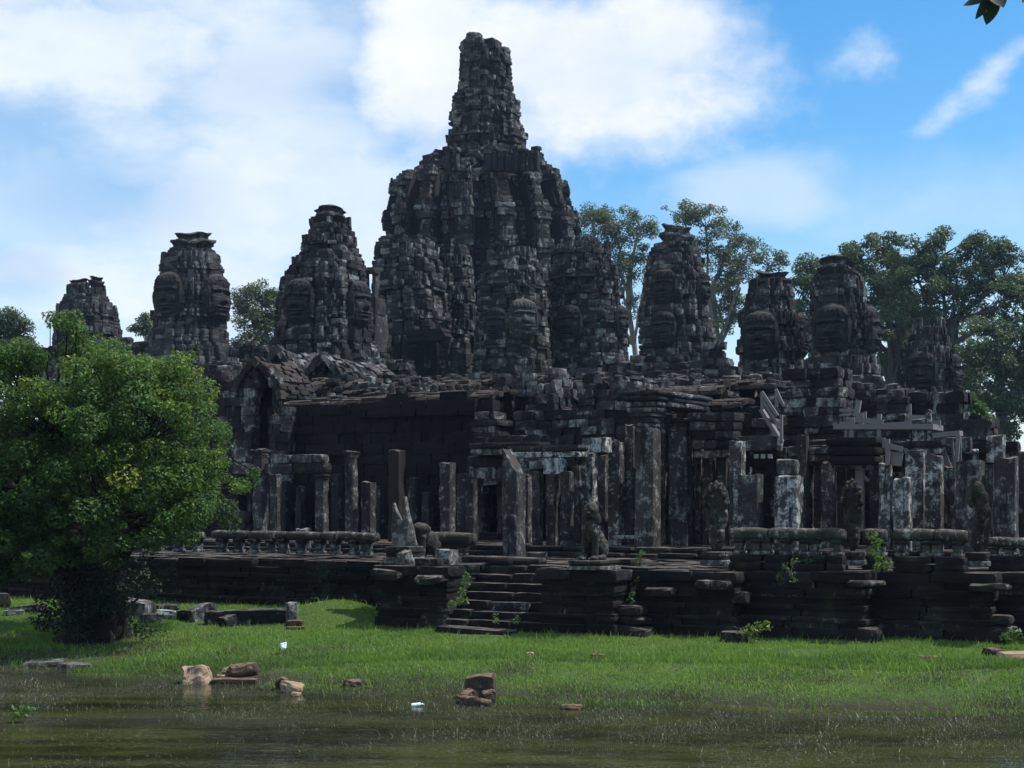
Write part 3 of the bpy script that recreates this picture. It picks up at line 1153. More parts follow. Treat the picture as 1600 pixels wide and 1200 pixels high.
GP = 'pillars of the outer gallery'
P_ = [
    (407, 25, 703, -5.4, 'lichen marked pillar with flared capital at the left end of the gallery, beside the tree', M_PIL, 1, 1),
    (430, 19, 742, -2.8, 'dim slender pillar just behind the left end pillar with the flared capital', M_PIL, 0, 0),
    (503, 21, 741, -5.2, 'pale pillar carrying the right end of the low double lintel', M_PIL, 1, 1),
    (549, 21, 705, -5.2, 'slim pale pillar with small capital standing alone right of the double lintel', M_PIL, 1, 0),
    (576, 24, 753, -2.6, 'low stub pillar in shade between two taller pillars behind the left balustrade', M_PIL, 0, 0),
    (620, 27, 704, -4.6, 'dark pillar with rounded top behind the broken pointed naga slabs', M_DARK, 0, 0),  # its shade is put into a darker stone colour
    (699, 27, 724, -4.8, 'grey brown pillar with flat top rising above the short balustrade piece', M_PIL, 0, 1),
    (737, 20, 728, -3.8, 'dark pillar with pale top edge at the left of the small porch', M_PIL, 0, 0),
    (840, 18, 738, -6.0, 'dark thin pillar directly right of the leaning slab', M_PIL, 0, 0),
    (864, 24, 744, -5.8, 'dark pillar under the white lichen block in the porch', M_PIL, 0, 0),
    (886, 22, 738, -6.2, 'brown pillar with moulded foot left of the seated lion', M_PIL, 0, 1),
    (921, 28, 709, -5.0, 'white lichen pillar directly behind the seated lion', M_PILW, 0, 0),
    (963, 28, 690, -3.8, 'pillar with a bright lichen speckled right side beside the tall entrance pillar', M_PILW, 0, 0),
    (1012, 44, 646, -5.6, 'tallest entrance pillar with olive stained right side under the heavy cornice', M_PIL, 1, 0),
    (1064, 40, 655, -3.6, 'tall grey engaged pillar behind the tallest entrance pillar', M_PIL, 1, 0),
    (1152, 29, 690, -4.4, 'pillar spotted with large white lichen patches left of the dark doorway', M_PILW, 0, 0),
    (1173, 44, 742, -6.4, 'short broad pillar with level top behind the left naga hood rail', M_PIL, 0, 0),
    (1233, 50, 745, -6.0, 'short broad pillar with white lichen streaks right of the doorway', M_PILW, 0, 0),
    (1254, 22, 680, -4.0, 'taller narrow pillar rising behind the white streaked short pillar', M_PIL, 0, 0),
    (1295, 26, 722, -4.2, 'dim pillar at the left end of the deep dark lintel', M_PIL, 0, 0),
    (1384, 24, 726, -4.6, 'mottled pillar under the right end of the deep dark lintel', M_PILW, 0, 0),
    (1410, 36, 748, -6.0, 'short pillar with the brightest white right edge near the middle naga', M_PILW, 0, 0),
    (1432, 40, 704, -4.4, 'lichen pillar under the wooden platform rising behind two shorter pillars', M_PILW, 0, 0),
    (1460, 34, 712, -5.0, 'tall pillar with a white right corner left of the wooden braces', M_PILW, 0, 0),
    (1516, 52, 722, -5.6, 'broad pillar behind the right hand naga, dark left face and lichen right face', M_PIL, 0, 0),
    (1572, 46, 715, -5.2, 'tall near black pillar with pale right corner close to the photo edge', M_PIL, 0, 1),
    (1600, 26, 722, -3.8, 'pillar cut by the right edge of the picture', M_PIL, 0, 0),
    (1108, 24, 706, -3.0, 'dim blind door jamb pillar right of the entrance', M_PIL, 0, 0),
    (822, 20, 742, -3.4, 'thin pillar in shade between the leaning slab and the white lichen lintel', M_PIL, 0, 0),
    (902, 20, 728, -3.2, 'slender pillar between the moulded foot pillar and the lichen pillar behind the lion', M_PIL, 0, 0),
    (942, 18, 712, -3.0, 'grey pillar under the large white lichen block', M_PIL, 0, 0),
    (985, 20, 664, -3.4, 'dark engaged jamb pressed against the left side of the tallest entrance pillar', M_PIL, 0, 0),
    (1036, 18, 668, -3.0, 'dim slot pillar between the two tallest entrance pillars', M_PIL, 0, 0),
    (1092, 16, 700, -2.8, 'narrow jamb right of the tall engaged pillar under the corbelled entablature', M_PIL, 0, 0),
    (1130, 20, 704, -3.0, 'grey half hidden pillar left of the spotted pillar above the wide naga hood', M_PIL, 0, 0),
    (1278, 14, 722, -3.2, 'slim pale edged door post right of the taller narrow pillar', M_PIL, 0, 0),
    (1366, 18, 728, -3.2, 'dark slim pillar between the knobbed naga and the mottled pillar', M_PIL, 0, 0),
    (1484, 24, 730, -3.4, 'dark pillar in the shade just behind the timber braces', M_PIL, 0, 0),
    (1545, 24, 726, -3.2, 'narrow dark pillar between the broad pillar and the near black one at the right', M_PIL, 0, 0),
    (1318, 22, 728, -3.4, 'shaded pillar under the middle of the deep dark lintel', M_PIL, 0, 0),
]
for (px, w_, top, t, lab, mat, cap, base) in P_:
    pillar(px, w_, top, t, lab, mat, bool(cap), bool(base), group=GP)
# the leaning slab with the slanted, cut top
o = empty('leaning_slab', (*fr(kof(805, -8.6), -8.6)[:2], ZT), 'thick leaning stone slab with a slanted wedge top in front of the porch', 'stone slab')
p = fr(kof(803, -8.6), -8.6)
v, f = shaft(p, ZT - .05, Z_(702, p[1]), .27, .32, 77, SH, slope=-1.5, lean=(.0, .0))
vv = v.copy()
part('slab', vv, f, M_PIL, o)
# entrance cornice over the two tall pillars
for (top, bot, dpt, nm) in ((626, 646, .75, 1),):
    beam_px('architrave', 'moulded architrave on top of the tallest entrance pillar', 'architrave', -5.6, 986, 1036, 612, 646, M_WALL, .95, 'u', 31, courses=4)
beam_px('architrave', 'side architrave running back from the tallest entrance pillar', 'architrave', -5.3, 1034, 1092, 612, 636, M_WALL, .8, 'v', 32, courses=3)
beam_px('stone_lintel', 'long lower lintel of the left colonnade resting on the pale pillars', 'lintel', -5.2, 360, 514, 725, 741, M_PIL, .5, 'u', 33)
beam_px('stone_lintel', 'shorter upper lintel block lying on the long lower lintel', 'lintel', -5.2, 428, 510, 711, 724, M_PIL, .5, 'u', 34)
beam_px('stone_lintel', 'dark lintel slab with pale edge over the small porch opening', 'lintel', -5.6, 742, 850, 692, 712, M_WALL, .8, 'u', 35, courses=2)
beam_px('stone_lintel', 'thin lintel under the dark slab at the small porch', 'lintel', -5.2, 738, 800, 712, 748, M_WALL, .6, 'u', 36, courses=2)
beam_px('stone_lintel', 'lintel with bright white lichen running right from the porch', 'lintel', -5.8, 800, 912, 697, 716, M_PILW, .7, 'u', 37, courses=2)
beam_px('stone_block', 'square block of white lichen stone resting on the porch pillars', 'stone block', -6.1, 853, 882, 716, 742, M_PILW, .5, 'u', 38)
beam_px('stone_block', 'large white lichen block between lion pillar and speckled pillar', 'stone block', -4.6, 914, 952, 684, 708, M_PILW, .6, 'u', 39)
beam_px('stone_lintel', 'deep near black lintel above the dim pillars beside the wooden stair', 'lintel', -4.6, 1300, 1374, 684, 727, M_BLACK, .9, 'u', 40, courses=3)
beam_px('stone_block', 'stone block set on top of the white streaked short pillar', 'stone block', -5.2, 1216, 1246, 718, 742, M_WALL, .5, 'u', 41)
beam_px('stone_lintel', 'lintel above the dark doorway with three square holes', 'lintel', -3.2, 1150, 1222, 682, 706, M_WALL, .6, 'u', 42)
beam_px('stone_lintel', 'corbelled entablature of mottled blocks right of the entrance cornice', 'lintel', -3.6, 1088, 1150, 646, 702, M_WALL, .7, 'u', 44, courses=4, bl=.6)
beam_px('stone_lintel', 'broken lintel under the wooden platform linking the lichen pillars', 'lintel', -3.8, 1376, 1474, 690, 711, M_WALL, .6, 'u', 45, courses=2, bl=.9)
beam_px('stone_lintel', 'lintel between the tall engaged pillar and the spotted pillar', 'lintel', -3.4, 1086, 1150, 704, 716, M_PIL, .6, 'u', 47)
beam_px('stone_lintel', 'weathered lintel right of the doorway over two dim door panels', 'lintel', -3.6, 1256, 1300, 700, 722, M_WALL, .6, 'u', 48, courses=2)
beam_px('stone_sill', 'pale narrow door sill at the foot of the speckled pillar', 'sill', -4.3, 958, 996, 836, 842, M_PILW, .4, 'u', 43)
pillar(1440, 34, 655, -3.2, 'upper pillar stub bright with lichen behind the wooden platform', M_PILW, zbot=706, group='pillar stubs above the gallery')
pillar(1451, 12, 641, -3.4, 'thin white upright stone above the lichen stub', M_PILW, zbot=690, group='pillar stubs above the gallery')
pillar(1556, 36, 680, -2.6, 'white streaked stub on the wall top at the right edge', M_PILW, zbot=722, group='pillar stubs above the gallery')
pillar(1524, 12, 704, -2.8, 'small pale pointed stone on the wall behind the right naga', M_PILW, zbot=724, group='pillar stubs above the gallery')
pillar(1146, 16, 664, -2.9, 'small white capped stone above the spotted pillar', M_PILW, zbot=690, group='pillar stubs above the gallery')

# ------------------------------------------------------------------ outer gallery walls and roofs
gal = empty('gallery_wall', (*fr(kof(580, 0), 0)[:2], ZU), 'long black stained back wall of the left outer gallery under a brown roof edge', 'wall')
B = Blocks(51)
wall_px(B, 0, 418, 770, ZU, [(400, 630), (470, 627), (475, 634), (560, 629), (580, 622), (640, 618), (648, 625), (700, 615), (735, 617), (770, 624)], ch=.42, bl=1.0, thick=.6, jit=.035, ragged=.25)
wall_px(B, -.25, 560, 742, 6.9, [(560, 626), (742, 620)], ch=.3, bl=1.6, thick=.5, jit=.02, ragged=.05)
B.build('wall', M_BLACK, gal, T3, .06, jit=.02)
for q_, (c_, wpx_, r_) in enumerate(((446, 14, 752), (470, 12, 760), (528, 16, 742), (592, 14, 760), (646, 18, 748), (668, 14, 770), (724, 18, 740), (752, 16, 736))):
    p_ = fr(kof(c_, -.75), -.75)
    v_, f_ = shaft(p_, ZU, Z_(r_, p_[1]), wpx_ * p_[1] / F / 2.3, .2, 300 + q_, SHS)
    part('pilaster', v_, f_, M_WALL, gal)
B = Blocks(52)
k0, k1 = kof(590, .4), kof(775, .4)
zs = rowz((k0 + k1) / 2, .4, 626)
vault(B, fr(k0, 2.4), U, V, k1 - k0, 2.3, zs, .45, 6, .8, half=-1)
k0, k1 = kof(430, .4), kof(592, .4)
zs = rowz((k0 + k1) / 2, .4, 633)
vault(B, fr(k0, 2.2), U, V, k1 - k0, 2.1, zs, .35, 6, .8, half=-1, holes=.03)
B.build('roof', M_ROOF, gal, T3, .12, .03)
B = Blocks(53)
k = kof(600, 4.0)
while k < kof(770, 4.0):
    B.box(fr(k, 4.0, rowz(k, 4.0, 611 + 4 * (k % 1))), U, .14, V, .14, Bp.r.uniform(.22, .4), .06)
    k += .42
B.build('ridge_crest', M_ROOF, gal, T4, .5, .06)

gal2 = empty('gallery_wall', (*fr(kof(870, 0), 0)[:2], ZU), 'ruined middle gallery wall with dark doorways behind the seated lion', 'wall')
B = Blocks(54)
wall_px(B, -1.0, 742, 1000, ZU, [(742, 690), (800, 676), (860, 668), (905, 640), (1000, 612)], ch=.30, bl=.6, thick=.6, jit=.09, holes_px=[(756, 784, 752, 826), (838, 900, 735, 900), (985, 1000, 700, 900)])
B.build('wall', M_WALL, gal2, T3, .07, .045, warp=.05)
B = Blocks(7218)
wall_px(B, .9, 740, 1060, ZU, [(742, 690), (800, 690), (1060, 645)], ch=.36, bl=.6, thick=.5, jit=.03)
B.build('wall', M_WALL, gal2, T3, .07, .045, warp=.05)
gal3 = empty('gallery_wall', (*fr(kof(1300, 0), 0)[:2], ZU), 'ruined right gallery wall of uneven blocks behind the short pillars', 'wall')
B = Blocks(55)
wall_px(B, -2.2, 1040, 1640, ZU, [(1040, 640), (1088, 640), (1150, 642), (1160, 660), (1200, 650), (1215, 690), (1262, 690), (1300, 690), (1375, 690), (1400, 720), (1480, 700), (1520, 690), (1600, 690), (1640, 690)],
        ch=.30, bl=.6, thick=.6, jit=.09, holes_px=[(1166, 1207, 722, 900), (1264, 1286, 722, 900), (1300, 1372, 726, 900), (1085, 1104, 706, 900), (1470, 1500, 690, 900), (1536, 1552, 730, 900)])
B.build('wall', M_WALL, gal3, T3, .07, .045, warp=.05)
B = Blocks(7809)
wall_px(B, -.2, 1060, 1640, ZU, [(1040, 645), (1300, 690), (1640, 690)], ch=.5, bl=1.0, thick=.4, jit=.03)
B.build('wall', M_WALL, gal3, T3, .07, .045, warp=.05)
M_PALE = stone_mat('pale_sun_toned_block', mid=(.36, .34, .33), dark=(.20, .19, .18), lich=.3, black=.25, fine=1.5)  # pale blocks, sunlight on the wall put into their base colour
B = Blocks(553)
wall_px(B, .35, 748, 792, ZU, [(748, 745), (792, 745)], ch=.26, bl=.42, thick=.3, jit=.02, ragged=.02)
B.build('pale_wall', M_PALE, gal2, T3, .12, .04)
# three pale blocks whose colour carries the light of openings over the doorway
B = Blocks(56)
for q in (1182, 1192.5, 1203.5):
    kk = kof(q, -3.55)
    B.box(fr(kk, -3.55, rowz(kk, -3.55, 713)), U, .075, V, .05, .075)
B.build('opening_light_block', stone_mat('opening_light_tone', mid=(.42, .40, .40), dark=(.3, .29, .29), lich=.1, black=.05), gal3, T3, .1, .01)

# wall at the far left, behind the tree, with its gabled vault end
gab = empty('gabled_porch', (*fr(kof(400, 1), 1)[:2], ZU), 'gabled porch with a tall dark pointed opening and curved brown tile roof', 'porch')
B = Blocks(57)
wall_px(B, -.3, 300, 430, ZU, [(300, 640), (372, 600), (395, 575), (412, 566), (430, 580)], ch=.36, bl=.7, thick=.6, jit=.05,
        holes_px=[(394, 426, 625, 900), (397, 424, 602, 625), (402, 419, 580, 602), (372, 392, 742, 800)])
B.build('wall', M_WALL, gab, T3, .08, .045, warp=.06)
B = Blocks(7028)
wall_px(B, -.5, 418, 452, ZU, [(418, 640), (452, 640)], ch=.36, bl=.6, thick=.5, jit=.05)
B.build('wall', M_WALL, gab, T3, .08, .045, warp=.06)
B = Blocks(7031)
wall_px(B, 1.6, 388, 434, ZU, [(388, 604), (410, 586), (434, 604)], ch=.36, bl=.6, thick=.4, jit=.02)
B.build('inner_wall', M_BLACK, gab, T2)  # near-black stone: the shade inside the opening is put into its colour
B = Blocks(571)
wall_px(B, 3.2, 250, 450, ZU, [(250, 690), (390, 690), (450, 690)], ch=.36, bl=.6, thick=.5, jit=.03)
B.build('wall', M_WALL, gab, T3, .08, .045, warp=.06)
B = Blocks(7037)
wall_px(B, 1.2, -420, 372, ZU, [(-420, 690), (150, 640), (330, 580), (372, 575)], ch=.4, bl=.8, thick=.6, jit=.06)
B.build('wall', M_WALL, gab, T3, .08, .045, warp=.06)
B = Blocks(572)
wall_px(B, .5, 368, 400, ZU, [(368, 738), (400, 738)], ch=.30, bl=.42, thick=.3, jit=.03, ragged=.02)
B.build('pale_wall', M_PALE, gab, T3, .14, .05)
B = Blocks(58)
ka = kof(410, .2)
zs = rowz(ka, .2, 622)
vault(B, fr(ka, -.1), V, U, 2.6, 1.15, zs, 1.55, 9, .55, holes=.02, ogive=.62)
vault(B, fr(ka, -.35), V, U, .5, 1.35, zs - .1, 1.8, 9, .5, ogive=.62, th=.30)
B.build('roof', M_ROOF, gab, T3, .12, .04)
B = Blocks(158)
kb = kof(300, 2.5)
vault(B, fr(kb, 3.2), U, V, kof(372, 2.5) - kb, 2.2, rowz(kb, 2.5, 640), 1.5, 8, .6, half=-1, holes=.03)
B.build('roof', M_ROOF, gab, T3, .12, .04)

pav = empty('ruined_pavilion', (*fr(kof(820, 6), 6)[:2], ZU), 'square roofless pavilion with pale streaked black front below the main tower', 'pavilion')
B = Blocks(59)
wall_px(B, 3.0, 768, 868, 3, [(768, 590), (785, 578), (868, 582)], ch=.32, bl=.55, thick=.7, jit=.09)
k1 = kof(868, 3.0)
wall(B, fr(k1, 3.0), V, U, 6.0, 3, lambda s: rowz(k1, 3.0, 584) + .25 * math.sin(s * 2), ch=.42, bl=.7, thick=.6, jit=.07)
wall_px(B, 2.6, 775, 800, 3, [(775, 600), (800, 600)], ch=.42, bl=.5, thick=.5, jit=.06)
wall_px(B, 2.6, 834, 866, 3, [(834, 600), (866, 600)], ch=.42, bl=.5, thick=.5, jit=.06)
B.build('wall', M_TOWER, pav, T3, .14, .05, warp=.06)
B = Blocks(60)
k0 = kof(786, 5)
vault(B, fr(k0, 5), U, V, kof(880, 5) - k0, 2.0, rowz(k0, 5, 604), .4, 5, .7, half=-1, holes=.1)
B.build('roof', M_ROOF, pav, T3, .12, .05)


def stack_tower(name, label, cat, px0, px1, top, bot, t, seed, mat, taper=.16, depth=1.0, ch=.32, miss=.03, group=None):
    """a stump of stepped courses, narrower upwards"""
    k0, k1 = kof(px0, t), kof(px1, t)
    Y = fr((k0 + k1) / 2, t)[1]
    zb, zt = Z_(bot, Y), Z_(top, Y)
    B = Blocks(seed)
    w = k1 - k0
    o = empty(name, (*fr((k0 + k1) / 2, t)[:2], zb), label, cat, group)
    z = zb
    secs = []
    i = 0
    while z < zt:
        h = ch * B.r.uniform(.7, 1.25)
        f = (z - zb) / (zt - zb)
        hw = w / 2 * (1 - taper * f) * (1 + (.05 if i % 3 == 2 else -.03))
        c = fr((k0 + k1) / 2 + B.r.normal(0, .05), t + w * depth / 2)
        q = np.array([[1, 1], [-1, 1], [-1, -1], [1, -1]], float) * np.array([hw, hw * depth])
        pts = np.array([c[:2] + a[0] * U[:2] + a[1] * V[:2] for a in q])
        ring(B, pts, z, z + h, .6, .7, .08, miss, None, (.10 if i % 4 == 3 else -.03))
        secs.append((c[:2] + (pts - c[:2]) * .86, z))
        z += h
        i += 1
    secs.append((secs[-1][0], zt - .1))
    B.build('masonry', mat, o, T3, .08, .05, [core_mesh(secs)], warp=.07)
    return o


stack_tower('ruined_stump', 'stepped stump of big lichen courses right of the steep wooden stair', 'ruin', 1222, 1312, 588, 690, 2.0, 61, M_WALL)
stack_tower('ruined_stump', 'low black topped stump of courses behind the wooden platform', 'ruin', 1318, 1420, 612, 700, 4.0, 62, M_WALL)
stack_tower('ruined_stump', 'broken wall stump sloping down at the right beside the dark trees', 'ruin', 1420, 1500, 622, 720, 4.5, 63, M_WALL)
stack_tower('ruined_stump', 'small brown stump behind the right wall end', 'ruin', 1490, 1545, 655, 720, 3.0, 64, M_WALL)
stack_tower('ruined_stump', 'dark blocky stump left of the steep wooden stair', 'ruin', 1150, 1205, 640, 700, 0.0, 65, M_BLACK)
stack_tower('ruined_stump', 'wide stepped stump with brown upper courses above the entrance cornice', 'ruin', 898, 1000, 606, 660, 1.0, 66, M_WALL, depth=.8)
stack_tower('ruined_stump', 'low heap of courses left of the square pavilion', 'ruin', 735, 775, 652, 700, -.6, 67, M_WALL)
stack_tower('ruined_stump', 'mid height stump with mossy top above the small porch', 'ruin', 800, 905, 655, 700, -.4, 68, M_WALL, depth=.5)

# second, inner gallery with half roofs: everything between the outer gallery and the towers
inner = empty('inner_gallery', (*fr(kof(900, 14), 14)[:2], 2), 'long ruined inner gallery with brown half vault roofs in front of the towers', 'gallery')
B = Blocks(71)
wall_px(B, 13, 300, 1000, 3, [(300, 590), (440, 600), (520, 606), (600, 600), (760, 605), (880, 590), (1000, 600)], ch=.30, bl=.55, thick=.7, jit=.12)
B.build('wall', M_TOWER, inner, T3, .08, .05, warp=.10)
B = Blocks(7767)
wall_px(B, 9, 880, 1560, 3, [(880, 618), (980, 612), (1100, 608), (1200, 600), (1300, 606), (1400, 612), (1480, 628), (1540, 660), (1560, 690)], ch=.30, bl=.55, thick=.7, jit=.11)
B.build('wall', M_TOWER, inner, T3, .08, .05, warp=.10)
B = Blocks(7770)
wall_px(B, 22, 330, 1540, 4, [(300, 560), (420, 566), (560, 578), (700, 585), (860, 575), (1000, 572), (1150, 580), (1300, 585), (1400, 610), (1500, 640), (1540, 670)], ch=.32, bl=.6, thick=.7, jit=.13)
k = kof(300, 12.6)
while k < kof(1000, 12.6):
    zt = rowz(k, 12.6, 600 + B.r.uniform(-6, 14))
    for z in np.arange(5, zt, .45):
        B.box(fr(k, 12.6, z + .22) + V * B.r.normal(0, .04), U, .28, V, .3, .21, .01)
    k += B.r.uniform(1.3, 2.6)
B.build('wall', M_TOWER, inner, T3, .08, .05, warp=.10)
B = Blocks(72)
for (px0, px1, t, row, hw, hg) in ((505, 600, 9.5, 618, 1.6, .75), (560, 680, 7.5, 622, 1.4, .45), (880, 990, 6.5, 632, 1.7, .6), (985, 1150, 7.0, 622, 1.8, .5), (1060, 1180, 4.2, 642, 1.6, .45), (1150, 1230, 8.0, 612, 1.6, .5),
                                   (690, 780, 9.0, 612, 1.4, .5), (1330, 1440, 7.0, 628, 1.5, .4)):
    B = Blocks(720 + px0)
    k0, k1 = kof(px0, t), kof(px1, t)
    vault(B, fr(k0, t), U, V, k1 - k0, hw, rowz((k0 + k1) / 2, t, row), hg, 5, .6, half=-1, holes=.10)
    B.build('roof', M_ROOF, inner, T3, .12, .05)
for (px, t, row, hw, hg, L) in ((474, 13, 604, 1.15, 1.7, 5), (548, 12, 612, 1.25, 1.6, 5)):
    B = Blocks(721 + px)
    ka = kof(px, t)
    vault(B, fr(ka, t - 2), V, U, L, hw, rowz(ka, t, row), hg, 8, .5, holes=.16, ogive=.66)
    vault(B, fr(ka, t - 2.4), V, U, .5, hw + .2, rowz(ka, t, row) - .1, hg + .3, 8, .4, holes=.04, ogive=.66, th=.35)
    for q in range(5):
        z_ = rowz(ka, t, row) - .6 + q * .42
        w_ = hw * (1 - .16 * q)
        for u_ in np.arange(-w_, w_, .5):
            B.box(fr(ka + u_ + .25, t - 1.6, z_) + V * B.r.normal(0, .06), U, .24, V, .3, .2, .01)
    B.build('vault_porch', M_TOWER, inner, T3, .12, .08, warp=.12)
B = Blocks(73)
for i in range(1500):                                      # tumbled blocks caught on ledges and roofs
    t = B.r.uniform(6, 22)
    px = B.r.uniform(330, 1500)
    k = kof(px, t)
    base = np.interp(px, [330, 600, 1000, 1300, 1500], [585, 602, 602, 604, 645]) + B.r.uniform(-18, 34) + (22 - t) * .8
    z = rowz(k, t, base)
    th = B.r.uniform(0, 3.1)
    d = np.array([math.cos(th), math.sin(th), 0])
    e = np.array([-d[1], d[0], 0])
    for m_ in range(B.r.integers(1, 5)):
        B.box(fr(k, t, z - m_ * .42) + d * B.r.normal(0, .1), d, B.r.uniform(.14, .45), e, B.r.uniform(.14, .32), B.r.uniform(.10, .22), .10)
B.build('tumbled_stones', M_TOWER, inner, T3, .15, .06)
terr2 = empty('upper_terrace', (*fr(kof(600, 36), 36)[:2], 3), 'raised upper terrace of broken walls between the left towers', 'terrace')
B = Blocks(74)
wall_px(B, 40, 60, 640, 5, [(60, 545), (190, 522), (230, 530), (360, 545), (380, 520), (430, 545), (640, 560)], ch=.45, bl=.8, thick=.8, jit=.12)
B.build('wall', M_TOWER, terr2, T3, .16, .06, warp=.10)
B = Blocks(7703)
wall_px(B, 30, 180, 640, 5, [(180, 560), (230, 548), (300, 556), (370, 560), (420, 552), (560, 556), (640, 575)], ch=.45, bl=.8, thick=.8, jit=.12)
B.build('wall', M_TOWER, terr2, T3, .16, .06, warp=.10)
B = Blocks(7706)
wall_px(B, 33, 940, 1420, 5, [(940, 560), (1010, 556), (1120, 556), (1150, 575), (1260, 580), (1420, 600)], ch=.45, bl=.8, thick=.8, jit=.12)
k = kof(1116, 28)
B.build('wall', M_TOWER, terr2, T3, .16, .06, warp=.10)
B = Blocks(7710)
wall_px(B, 26, 1096, 1152, 5, [(1096, 545), (1112, 520), (1152, 575)], ch=.42, bl=.7, thick=.8, jit=.12)
B.build('wall', M_TOWER, terr2, T3, .16, .06, warp=.10)

# ------------------------------------------------------------------ the towers
CROSS = cross_poly()
CROSS2 = cross_poly(redents=((1, .30), (.90, .52), (.78, .70)))


def tower(name, label, Y, prof, poly, seed, mat, base_row=None, faces=(), crown=None, ch=.34, bl=.75, tier=1.7, jit=.045, cornice=.2, zmin=4.0, group='face towers', miss=.012, antefix=.45, crown2=None):
    px = (prof[-1][1] + prof[-1][2]) / 2
    Zb = Z_(sorted(prof)[-1][0], Y)
    o = empty(name, (X_(px, Y), Y, zmin), label, 'tower', group)
    B = Blocks(seed)
    core, secs = tower_body(B, prof, Y, poly, ch, bl, jit, tier, seed, miss, cornice, antefix, zmin=zmin)
    B.build('masonry', mat, o, T3, .09, jit=.045, extra=[core], warp=.06)
    rows = [p_[0] for p_ in sorted(prof)]
    ls = [p_[1] for p_ in sorted(prof)]
    rs_ = [p_[2] for p_ in sorted(prof)]
    w = to_world(poly, (0, 0), 1.0)
    ex = w[:, 0].max()
    for i, (row, size, dirn) in enumerate(faces):
        l, r_ = np.interp(row, rows, ls), np.interp(row, rows, rs_)
        hw = (r_ - l) / 2 * Y / F / ex
        c = np.array([X_((l + r_) / 2, Y), Y, Z_(row, Y)])
        n = {'f': -V, 's': U, 'd': (U - V) / math.sqrt(2), 'l': -U}[dirn]
        d = np.cross(Z, n)
        wd = size * hw * .80
        v, f = face_relief(c + n * (hw * (1.0 if dirn != 'd' else 1.15)), d, n, wd, wd * 1.32, seed + i, .22)
        part('stone_face', v, f, M_FACE if dirn == 'd' else mat, o)
    for cr_ in (crown, crown2):
        if not cr_:
            continue
        row0, row1, hwpx, cx = cr_
        z0, z1 = Z_(row0, Y), Z_(row1, Y)
        R = hwpx * Y / F
        H = z1 - z0
        v, f = lotus((X_(cx, Y), Y), [(R * .70, z0 - .3), (R * .74, z0 + H * .1), (R * 1.02, z0 + H * .38), (R * 1.0, z0 + H * .50), (R * .68, z0 + H * .62), (R * .66, z0 + H * .74), (R * .86, z0 + H * .94), (R * .72, z1)], seed)
        part('lotus_crown', v, f, mat, o)
    return o


tower('stone_tower', 'small grey tower farthest left, twin knobs on its eroded top', 128,
      [(452, 110, 162), (462, 102, 167), (478, 94, 176), (482, 90, 182), (515, 86, 188), (545, 83, 191), (640, 80, 196)], CROSS, 101, M_FAR, crown=(452, 438, 17, 124), faces=((515, 1.0, 'f'),), crown2=(448, 432, 12, 151))
tower('stone_tower', 'smooth sided grey tower second from the left with a broken cap', 118,
      [(388, 264, 332), (396, 258, 342), (405, 256, 342), (412, 250, 343), (420, 248, 350), (445, 245, 353), (470, 240, 356), (500, 236, 358), (535, 231, 358), (545, 228, 372), (640, 215, 385)], CROSS2, 102, M_FAR,
      crown=(392, 366, 33, 302), faces=((470, 1.25, 'f'), (470, 1.25, 's')), tier=2.0, cornice=.12)
tower('stone_tower', 'tall pointed tower with stepped tiers just left of the main tower', 103,
      [(352, 487, 545), (360, 484, 552), (375, 477, 554), (385, 470, 556), (400, 466, 564), (412, 462, 568), (414, 457, 570), (425, 448, 570), (440, 441, 573), (450, 437, 577), (490, 431, 581), (525, 428, 584), (540, 424, 590), (600, 415, 602), (660, 410, 606)],
      CROSS, 103, M_TOWER, crown=(354, 328, 29, 516), faces=((480, .95, 'f'), (480, .95, 's')), tier=1.15, cornice=.22)
tower('stone_tower', 'slim upright face tower right of the main tower, before pale trees', 112,
      [(380, 1022, 1088), (388, 1017, 1092), (400, 1012, 1097), (412, 1010, 1100), (440, 1006, 1105), (460, 1004, 1106), (485, 1002, 1108), (487, 998, 1108), (520, 997, 1118), (560, 996, 1126), (640, 990, 1150)], CROSS, 104, M_TOWER,
      crown=(384, 353, 27, 1057), faces=((455, 1.1, 'f'), (455, 1.1, 's'), (520, .9, 'f')), tier=1.5)
tower('stone_tower', 'squat face tower with a round cap, left of the two close right towers', 97,
      [(446, 1178, 1234), (456, 1166, 1240), (470, 1162, 1243), (486, 1156, 1246), (500, 1152, 1250), (530, 1150, 1258), (558, 1148, 1262), (600, 1146, 1270), (680, 1140, 1275)], CROSS2, 105, M_TOWER,
      crown=(450, 425, 30, 1206), faces=((530, 1.35, 'f'), (528, 1.3, 's')), tier=1.6, cornice=.16)
tower('stone_tower', 'broad face tower with a wide flat round crown, right of the squat one', 93,
      [(434, 1274, 1346), (442, 1268, 1352), (465, 1265, 1356), (500, 1261, 1364), (520, 1260, 1367), (560, 1258, 1371), (600, 1252, 1378), (690, 1246, 1384)], CROSS2, 106, M_TOWER,
      crown=(437, 408, 33, 1309), faces=((520, 1.4, 'f'), (520, 1.4, 's')), tier=2.1, cornice=.12)
tower('stone_tower', 'dark low face tower farthest right in front of the big tree', 84,
      [(512, 1432, 1474), (520, 1422, 1480), (532, 1416, 1486), (560, 1407, 1492), (600, 1402, 1497), (640, 1398, 1500), (700, 1392, 1506)], CROSS2, 107, M_TOWER,
      faces=((585, 1.35, 'f'), (585, 1.3, 's')), tier=1.8, cornice=.14)

